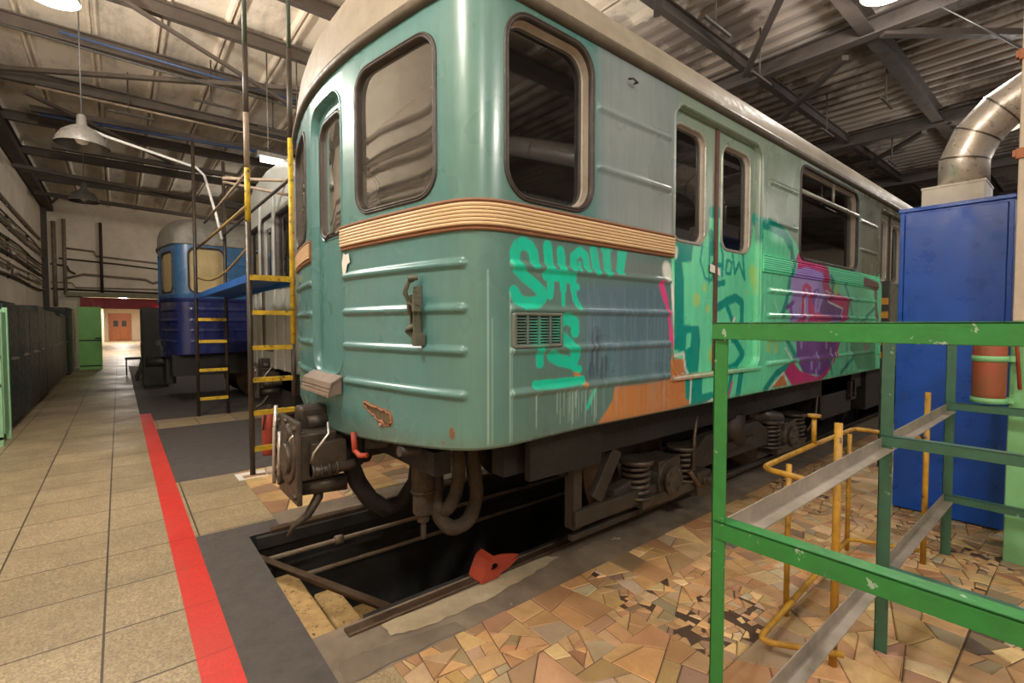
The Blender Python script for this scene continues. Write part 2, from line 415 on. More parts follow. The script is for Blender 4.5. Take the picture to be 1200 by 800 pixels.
# ------------------------------------------------------------------ inspection pit
mb = MB()
mb.box(PX0-.02, PX1, PY0-.02, PY0-.001, -1.35, -.002); mb.box(PX0-.02, PX1, PY1+.001, PY1+.02, -1.35, -.002)
mb.box(PX0-.02, PX0, PY0, PY1, -1.35, -.002); mb.box(PX1, PX1+.02, PY0, PY1, -1.35, -.002); mb.box(PX0, PX1, PY0, PY1, -1.37, -1.35)
mb.box(PX0+.02, PX1-.01, PY1-.07, PY1-.001, -1.3, -.26)
struct(mb.build('trim_1', M['pitwall']))
mb = MB(); mb.box(.95, PX1, PY0, PY0+.05, -.10, -.01); mb.box(.72, PX1, PY1-.045, PY1, -.10, -.012)
struct(mb.build('trim_2', M['dark'], bevel=.004))
for y in (2.27, 3.79):
    b = MB(); b.prism([(y-.034, -.03), (y+.034, -.03), (y+.034, .010), (y+.028, .016), (y-.028, .016), (y-.034, .010)], 0, .82, 18.9)
    o = b.build('rail', M['rail'])
    tag(o, 'worn steel running rail set in the floor along the %s edge of the pit' % ('near' if y < 3 else 'far'), 'rail', 'rails beside the inspection pit')
for i, z in enumerate((-.20, -.43, -.66)):
    x0 = .74+.295*i; b = MB()
    b.box(x0, x0+.165, 2.60, 3.47+.05*i, z-.06, z); 
    for k in range(3): pass
    tag(b.build('step', M['tread'], bevel=.018, seg=3), ['pale speckled stone step, the topmost just inside the pit edge', 'pale speckled stone step with a dark blotch, middle of the three in the pit', 'pale speckled stone step, lowest of the three going down into the pit'][i], 'step', 'steps down into the inspection pit')
b = MB(); b.box(.70, 1.6, 2.52, 2.60, -.98, -.1)
b = MB(); b.bar((.70, 3.64, -.10), (1.20, 2.38, -.10), .05, .012); b.bar((.70, 3.64, -.115), (1.20, 2.38, -.115), .012, .04)
tag(b.build('angle_bar', M['rail']), 'dark steel angle bar laid slantwise over the pit steps', 'bar')
for z, x0 in ((-.15, .76), (-.34, .80)):
    b = MB(); b.tube([(x0, 3.655, z), (3.2, 3.655, z), (8, 3.655, z)], .018, 8)
    if z > -.2: b.tube([(1.24, 3.655, z), (1.30, 3.655, z)], .034, 10)
    tag(b.build('pit_pipe', M['pipe']), 'thin %s pipe running along the far pit wall' % ('upper' if z > -.2 else 'lower, paint-smeared'), 'pipe', 'pipes in the pit')

# ------------------------------------------------------------------ hall shell
b = MB(); b.box(-2.05, -1.85, -8, 22.2, 0, 6.1); struct(b.build('wall_left', M['wall']))
b = MB(); b.box(-2.05, -1.0, 22, 22.25, 0, 6.1); b.box(1.35, 30, 22, 22.25, 0, 6.1); b.box(-1.0, 1.35, 22, 22.25, 2.52, 6.1)
struct(b.build('wall_back', M['wall']))
b = MB(); b.box(30, 30.2, -8, 22.2, 0, 6.1); struct(b.build('wall_right', M['wall']))
b = MB(); b.box(-1.15, -1.0, 22.25, 60, 0, 2.9); struct(b.build('wall_corridor', M['corridor']))
b = MB(); b.box(1.7, 1.85, 22.25, 60, 0, 2.9); struct(b.build('wall_corridor', M['corridor']))
b = MB(); b.box(-1.15, 1.85, 58, 58.2, 0, 2.9); struct(b.build('wall_corridor', M['corridor']))
b = MB(); b.box(-1.15, 1.85, 22.25, 58, 2.9, 3.0); struct(b.build('ceiling_corridor', M['corridor']))
b = MB(); b.box(-1.0, 1.35, 21.93, 22.3, 2.05, 2.42); struct(b.build('trim_3', M['redwall']))
b = MB(); b.box(-1.35, 1.6, 21.7, 22, 2.44, 2.58); struct(b.build('trim_4', paintm('pale_lintel', (150,146,112), (96,84,66), .6, .6), bevel=.01))
d = empty('door', (.0, 57.95, 0)); d.name = 'door_1'; ORG['door_1'] = (.0, 57.95, 0); struct(d)
b = MB(); b.box(-.72, .9, 57.85, 57.99, 0, 2.5); b.build('door_frame', M['wood'], d, bevel=.01)
for sx in (-1, 1):
    b = MB(); x0, x1 = (-.52, .07) if sx < 0 else (.09, .68); b.box(x0, x1, 57.80, 57.85, 0, 2.1); lf = b.build('door_leaf', M['wood'], d, bevel=.01)
    b = MB(); b.box(x0+.12, x1-.12, 57.78, 57.80, 1.3, 1.85); b.build('pane', M['dark'], lf)
# area lights that brighten the corridor, with strip fixtures at its ceiling
L = bpy.data.lights.new('corridor_light', 'AREA'); L.energy = 520; L.shape = 'RECTANGLE'; L.size = .4; L.size_y = 10; L.color = (1, .95, .88)
o = bpy.data.objects.new('corridor_light', L); COL.objects.link(o); o.location = (.2, 50, 2.85)
L2 = L.copy(); L2.energy = 360; o2 = bpy.data.objects.new('corridor_light', L2); COL.objects.link(o2); o2.location = (.2, 33, 2.85)
for (yy, n) in ((50, 'far'), (33, 'near')):
    b = MB(); b.box(.05, .35, yy-1.2, yy+1.2, 2.86, 2.9); tag(b.build('ceiling_light', M['tube']), 'white strip light on the corridor ceiling, the %s one' % n, 'light', 'corridor strip lights')

# ceiling deck: ribbed slabs, ribs running across the tracks
def deck():
    prof = []; x = -2.05
    while x < 30.2:
        prof += [(x, 5.66), (x+.30, 5.66), (x+.33, 5.59), (x+.36, 5.59), (x+.37, 5.66), (x+.39, 5.66), (x+.40, 5.59), (x+.43, 5.59), (x+.46, 5.66)] if x < 5.2 else [(x, 5.66), (x+.11, 5.66), (x+.16, 5.60), (x+.24, 5.60), (x+.29, 5.66)]
        x += .74 if x < 5.2 else .30
    ys = [-8, -3, 2, 7, 12, 17, 22.2]; n = len(prof); vs2 = [(p[0], y, p[1]) for y in ys for p in prof]
    fs2 = [(j*n+i, j*n+i+1, (j+1)*n+i+1, (j+1)*n+i) for j in range(len(ys)-1) for i in range(n-1)]
    b = MB(); b.add(vs2, fs2); b.add([(-2.05,-8,6.15),(30.2,-8,6.15),(30.2,22.2,6.15),(-2.05,22.2,6.15)], [(0,1,2,3)])
    m, nt, N, L, bs = newmat('ceiling_deck_paint'); v = coords(nt); vw = coords(nt, (1.2, .35, 1))
    n1 = noise(nt, .55, 7, .68, v); n2 = noise(nt, 2.2, 6, .75, vw)
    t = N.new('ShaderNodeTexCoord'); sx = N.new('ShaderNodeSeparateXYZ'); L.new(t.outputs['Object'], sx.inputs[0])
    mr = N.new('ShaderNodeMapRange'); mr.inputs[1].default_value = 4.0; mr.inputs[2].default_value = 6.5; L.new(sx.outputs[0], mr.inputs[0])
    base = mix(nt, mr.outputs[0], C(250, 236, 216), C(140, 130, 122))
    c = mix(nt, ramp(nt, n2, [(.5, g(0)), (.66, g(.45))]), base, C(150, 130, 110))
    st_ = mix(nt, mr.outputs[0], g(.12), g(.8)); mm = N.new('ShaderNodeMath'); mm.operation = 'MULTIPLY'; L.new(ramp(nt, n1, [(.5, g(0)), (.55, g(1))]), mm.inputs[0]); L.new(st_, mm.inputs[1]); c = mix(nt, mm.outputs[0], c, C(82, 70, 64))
    L.new(c, bs.inputs['Base Color']); bs.inputs['Roughness'].default_value = .9
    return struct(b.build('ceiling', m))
deck()
def ibeam(name, a, b_, h, wd, mat, axis):
    m = MB(); m.bar(a, b_, .02, h); 
    up = Vector((0,0,h/2)); a = Vector(a); b2 = Vector(b_)
    m.bar(a-up, b2-up, wd, .02); m.bar(a+up, b2+up, wd, .02)
    return struct(m.build(name, mat))
for y in (2.06, 3.55, 6.3, 7.6, 9.1, 11.0, 13.2, 15.6, 18.2, -2.2, -5):
    ibeam('ceiling_beam', (-1.85, y, 5.47), (30, y, 5.47), .16 if y > 2.1 else .22, .10 if y > 2.1 else .16, M['beamd'] if y in (2.06, 3.55) else M['beam'], 0)
for x in (-1.68, 3.4, 7.8, 12.2, 16.6, 21, 25.4):
    ibeam('ceiling_beam', (x, -8, 5.42), (x, 22, 5.42), .22, .16, M['beamd'] if x > 5 else M['beam'], 1)
# lattice trusses between the beams
def truss(y, x0, x1, z0, z1, step, mat, r=.04):
    m = MB(); m.bar((x0, y, z0), (x1, y, z0), .12, .12); m.bar((x0, y, z1), (x1, y, z1), .1, .1); x = x0; k = 0
    while x < x1-.1:
        xn = min(x+step, x1); m.bar((x, y, z0 if k % 2 else z1), (xn, y, z1 if k % 2 else z0), r*2, r*1.4); m.bar((xn, y, z0), (xn, y, z1), r, r); x = xn; k += 1
    return struct(m.build('ceiling_truss', mat))
truss(-.9, 3.4, 30, 5.15, 5.6, 2.2, M['beamd'])
for (a, b_, w_, mt) in [((6.0, 2.4, 5.32), (7.5, 3.55, 5.30), .07, 'beamd'), ((8.1, 2.4, 5.3), (9.6, 3.85, 5.3), .09, 'beamd'), ((12.4, 2.3, 5.3), (14.2, 3.9, 5.3), .09, 'beamd'), ((3.4, 2.1, 5.3), (5.2, 3.55, 5.3), .08, 'beamd'),
        ((7.8, 1.9, 5.3), (11, -.9, 5.2), .1, 'beamd'), ((12.2, 1.9, 5.3), (15, -.9, 5.2), .1, 'beamd'),
        ((.12, 7.36, 5.3), (2.12, 8.05, 4.9), .05, 'beam'), ((-1.7, 10.5, 5.23), (2.9, 7.15, 4.98), .07, 'beam'), ((-1.32, 10.73, 5.3), (2.7, 10.21, 5.2), .10, 'beam'), ((-1.12, 12.03, 5.3), (2.82, 11.34, 5.2), .12, 'beam'),
        ((-1.0, 13.88, 5.2), (2.01, 13.42, 5.1), .12, 'beam'), ((-1.07, 10.95, 5.2), (.97, 13.17, 5.1), .07, 'beam'), ((-1.7, 15, 4.95), (4, 16, 4.8), .10, 'beam'), ((-1.7, 18.5, 5.1), (4, 18.5, 4.9), .12, 'beam'), ((-1.7, 16.5, 5.2), (3, 14.2, 4.6), .07, 'beam')]:
    m = MB(); m.bar(a, b_, w_, w_*.8); struct(m.build('ceiling_brace', M[mt]))
for (P, r, mt) in [([(-.5, 8.32, 5.15), (2.8, 8.42, 5.15)], .018, 'bluepipe'), ([(-1.6, 8.63, 5.2), (-.9, 8.5, 5.12), (.6, 8.2, 4.95), (2.6, 7.75, 4.75)], .016, 'dark'), ([(-1.0, 12.0, 5.22), (2.9, 11.26, 5.14)], .03, 'bluepipe'),
        ([(-.9, 10.3, 5.1), (2.7, 10.0, 5.0)], .02, 'pipe'), ([(-.3, 9.9, 4.5), (-.08, 9.8, 4.4), (1.1, 10.0, 4.22), (1.22, 10.0, 4.1), (1.25, 9.5, 3.6), (1.27, 9.2, 3.3), (1.35, 9.2, 2.9)], .022, 'white'),
        ([(7.6, 1.6, 5.6), (6.9, .55, 4.2)], .008, 'dark'), ([(8.3, 1.4, 5.6), (7.4, .45, 4.2)], .008, 'dark'), ([(1.02, 6.82, 3.28), (2.2, 6.1, 3.28)], .02, 'pipe'), ([(1.08, 7.15, 3.32), (1.6, 6.2, 3.05)], .018, 'pipe')]:
    m = MB(); m.tube(P, r, 8); struct(m.build('ceiling_conduit', M[mt]))
# hanger rods with short cross bars
for (x, y) in ((7.0, 3.1), (9.3, 2.2), (9.9, 3.2), (12.8, 2.9), (1.2, 8.9), (.2, 10.2), (2.2, 9.4), (5.4, 2.9)):
    m = MB(); m.cyl((x, y, 5.62), (x, y, 4.95), .012, 6); m.bar((x-.25, y, 4.95), (x+.35, y, 4.95), .03, .03); struct(m.build('ceiling_hanger', M['beamd']))
# side posts along the left wall
for y in (21.4,):
    m = MB(); m.box(-1.85, -1.72, y-.1, y+.1, 0, 5.3); m.bar((-1.74, y, 5.2), (-1.2, y, 5.9), .06, .06); struct(m.build('wall_post', M['beam']))
# slanting girder that follows the wall head
m = MB(); m.bar((-1.7, 9, 5.3), (-1.7, 22, 5.3), .22, .16); struct(m.build('ceiling_beam', M['beam']))

# ------------------------------------------------------------------ metro cars
HV = [0,.15,.3,.45,.6,.75,.9,1.02,1.12,1.175]; HX = [.99,.993,1.002,1.018,1.040,1.066,1.094,1.118,1.142,1.16]
YC = 3.03; HW = 1.33
def outline():
    P = []
    for v in np.linspace(0, 1.175, 60): P.append((float(np.interp(v, HV, HX)), v))
    a = np.array([1.16, 1.175]); d = np.array([1.40, HW]); b = a+np.array([.035, .115]); c = d-np.array([.13, 0])
    for t in np.linspace(0, 1, 40)[1:]:
        q = (1-t)**3*a+3*(1-t)**2*t*b+3*(1-t)*t*t*c+t**3*d; P.append((float(q[0]), float(q[1])))
    P.append((19.2, HW)); P = np.array(P)
    s = np.concatenate([[0], np.cumsum(np.hypot(*np.diff(P, axis=0).T))]); return P, s
OP, OS = outline()
S0 = float(np.interp(1.40, OP[99-1:, 0], OS[99-1:])) if False else float(OS[-2])   # s where the straight side starts (X = 1.40)
def sX(x): return S0+(x-1.40)
def sV(v): return float(np.interp(v, OP[:-1, 1], OS[:-1]))
def base_at(s):
    s = np.asarray(s, float); sa = np.abs(s)
    x = np.interp(sa, OS, OP[:, 0]); v = np.interp(sa, OS, OP[:, 1])
    e = .02
    x1 = np.interp(sa+e, OS, OP[:, 0]); v1 = np.interp(sa+e, OS, OP[:, 1]); x0 = np.interp(np.maximum(sa-e, 0), OS, OP[:, 0]); v0 = np.interp(np.maximum(sa-e, 0), OS, OP[:, 1])
    tx, tv = x1-x0, v1-v0; tv = np.where(sa < 1e-6, 1, tv); tx = np.where(sa < 1e-6, 0, tx)
    l = np.hypot(tx, tv); tx, tv = tx/l, tv/l
    return x, v, -tv, tx          # outward normal (nx, nv) : front -> -X, side -> +v
def S(sg, s, z, h=0):
    """point on the car skin; sg +1 near side (towards -Y), -1 far side; s arc length from front centre"""
    x, v, nx, nv = base_at(s)
    X = x+nx*h; V = v+nv*h
    sg2 = sg*np.where(np.asarray(s) < 0, -1, 1)
    return X, YC-sg2*V, z
def ZB(s):
    x, v, _, _ = base_at(s)
    return np.where(np.abs(s) < S0, .868+.085*(v/HW)**1.6, .953+np.minimum((np.abs(s)-S0)*.03, .015))
def rrect_sdf(a, z, a0, a1, z0, z1, r):
    ca, cz = (a0+a1)/2, (z0+z1)/2; hx, hz = (a1-a0)/2-r, (z1-z0)/2-r
    qx = np.abs(a-ca)-hx; qz = np.abs(z-cz)-hz
    ox = np.maximum(qx, 0); oz = np.maximum(qz, 0); ol = np.hypot(ox, oz)
    d = ol+np.minimum(np.maximum(qx, qz), 0)-r
    gx = np.where(ol > 1e-9, ox/np.maximum(ol, 1e-9), (qx > qz)*1.)*np.sign(a-ca)
    gz = np.where(ol > 1e-9, oz/np.maximum(ol, 1e-9), (qx <= qz)*1.)*np.sign(z-cz)
    return d, gx, gz
def rrect_loop(a0, a1, z0, z1, r, n=7):
    out = []
    for (ca, cz, t0) in ((a1-r, z1-r, 0), (a0+r, z1-r, 90), (a0+r, z0+r, 180), (a1-r, z0+r, 270)):
        for k in range(n+1):
            t = R(t0+90*k/n); out.append((ca+r*math.cos(t), cz+r*math.sin(t), math.cos(t), math.sin(t)))
    res = []
    for i, p in enumerate(out):
        q = out[(i+1) % len(out)]; res.append(p); L = math.hypot(q[0]-p[0], q[1]-p[1])
        if L > .1:
            for k in range(1, int(L/.06)): t = k/int(L/.06); res.append((p[0]+(q[0]-p[0])*t, p[1]+(q[1]-p[1])*t, q[2] if abs(p[2]-q[2]) < .01 else q[2], q[3]))
    return res
def ring(mb, sg, box, prof, closed=False, smooth=True):
    lp = rrect_loop(*box); n = len(lp); m = len(prof); vs2 = []
    for (a, z, na, nz) in lp:
        for (o, h) in prof:
            x, y, zz = S(sg, a+na*o, z+nz*o, h); vs2.append((float(x), float(y), float(zz)))
    fs2 = [(i*m+k, i*m+(k+1) % m, ((i+1) % n)*m+(k+1) % m, ((i+1) % n)*m+k) for i in range(n) for k in range(m if closed else m-1)]
    mb.add(vs2, fs2, smooth); return mb
def pane(mb, sg, box, h, cols=14):
    a0, a1, z0, z1, r = box; vs2 = []
    for i in range(cols+1):
        t = i/cols; t = .5-.5*math.cos(math.pi*t); a = a0+(a1-a0)*t
        e = max(0, r-(a-a0), r-(a1-a)); dz = r-math.sqrt(max(0, r*r-e*e)) if e > 0 else 0
        for z in (z0+dz, z1-dz): vs2.append(tuple(float(q) for q in S(sg, a, z, h)))
    mb.add(vs2, [(2*i, 2*i+2, 2*i+3, 2*i+1) for i in range(cols)], True); return mb

def skin(mb, sg, s_arr, z_arr, holes, ribs, h0=0, zb=True, lip=True):
    s_arr = np.asarray(s_arr, float); z_arr = np.asarray(z_arr, float)
    SS, ZZ = np.meshgrid(s_arr, z_arr, indexing='ij')
    if zb: ZZ = np.maximum(ZZ, ZB(SS))
    keep = np.ones((len(s_arr)-1, len(z_arr)-1), bool)
    sc_ = (SS[:-1, :-1]+SS[1:, 1:])/2; zc = (ZZ[:-1, :-1]+ZZ[1:, 1:])/2
    keep &= (ZZ[:-1, 1:]-ZZ[:-1, :-1] > 1e-5)
    for hb in holes:
        d, _, _ = rrect_sdf(sc_, zc, *hb); cut_ = d < 0; 
        if not cut_.any(): continue
        keep &= ~cut_
        pad = np.zeros(SS.shape, bool); pad[:-1, :-1] |= cut_; pad[1:, :-1] |= cut_; pad[:-1, 1:] |= cut_; pad[1:, 1:] |= cut_
        kp = np.zeros(SS.shape, bool); kk = ~cut_; kp[:-1, :-1] |= kk; kp[1:, :-1] |= kk; kp[:-1, 1:] |= kk; kp[1:, 1:] |= kk
        bd = pad & kp; d, gx, gz = rrect_sdf(SS, ZZ, *hb)
        SS = np.where(bd, SS-d*gx, SS); ZZ = np.where(bd, ZZ-d*gz, ZZ)
    H = np.full(SS.shape, float(h0))
    for (r0, r1, rz, ht) in ribs:
        d = np.hypot(SS-np.clip(SS, r0, r1), ZZ-rz); H += ht*np.maximum(0, 1-(d/.021)**2)**.8
    X, Y, Z = S(sg, SS, ZZ, H)
    n = len(z_arr)
    V = np.stack([X, Y, Z], -1).reshape(-1, 3)
    I, J = np.nonzero(keep); o = len(mb.v)
    mb.v += [tuple(p) for p in V.tolist()]
    mb.f += [(o+i*n+j, o+(i+1)*n+j, o+(i+1)*n+j+1, o+i*n+j+1) for i, j in zip(I.tolist(), J.tolist())]
    mb.sm += [True]*len(I)
    if lip:
        vs2 = []
        for s in s_arr:
            zb_ = float(max(ZB(s), z_arr[0]))
            for (h, dz) in ((0, 0), (-.004, -.012), (-.03, -.012)):
                p = S(sg, s, zb_+dz, h); vs2.append(tuple(float(q) for q in p))
        mb.add(vs2, [(3*i+k, 3*i+3+k, 3*i+4+k, 3*i+1+k) for i in range(len(s_arr)-1) for k in (0, 1)], True)
def sweep(mb, sg, s_arr, prof, caps=True, smooth=False):
    vs2 = []; m = len(prof)
    for s in s_arr:
        for (z, h) in prof: vs2.append(tuple(float(q) for q in S(sg, s, z, h)))
    n = len(s_arr)
    mb.add(vs2, [(i*m+k, (i+1)*m+k, (i+1)*m+k+1, i*m+k+1) for i in range(n-1) for k in range(m-1)], smooth)
    if caps: mb.add([vs2[k] for k in range(m)]+[vs2[(n-1)*m+k] for k in range(m)], [tuple(range(m)), tuple(range(m, 2*m))])
    return mb
def compact(mb):
    used = sorted(set(i for f in mb.f for i in f)); mp = {u: i for i, u in enumerate(used)}
    mb.v = [mb.v[u] for u in used]; mb.f = [tuple(mp[i] for i in f) for f in mb.f]; return mb

# windows, doors (in s, z): boxes (s0, s1, z0, z1, r)
W_FRONT = (sV(.46), sV(1.085), 2.10, 2.835, .11)
DOOR_F = (-.265, .265, 1.205, 2.855, .13)
W_DOORF = (-.195, .195, 2.06, 2.755, .09)
W_CAB = (sX(1.365), sX(1.925), 2.085, 2.905, .13)
def W_SALOON(k): return (sX(4.68+4.4*k), sX(6.25+4.4*k), 2.09, 2.905, .10)
def DOOR_S(k): return (sX(2.705+4.4*k), sX(3.905+4.4*k), 1.17, 2.875, .10)
RZ = (1.77, 1.57, 1.38, 1.18)

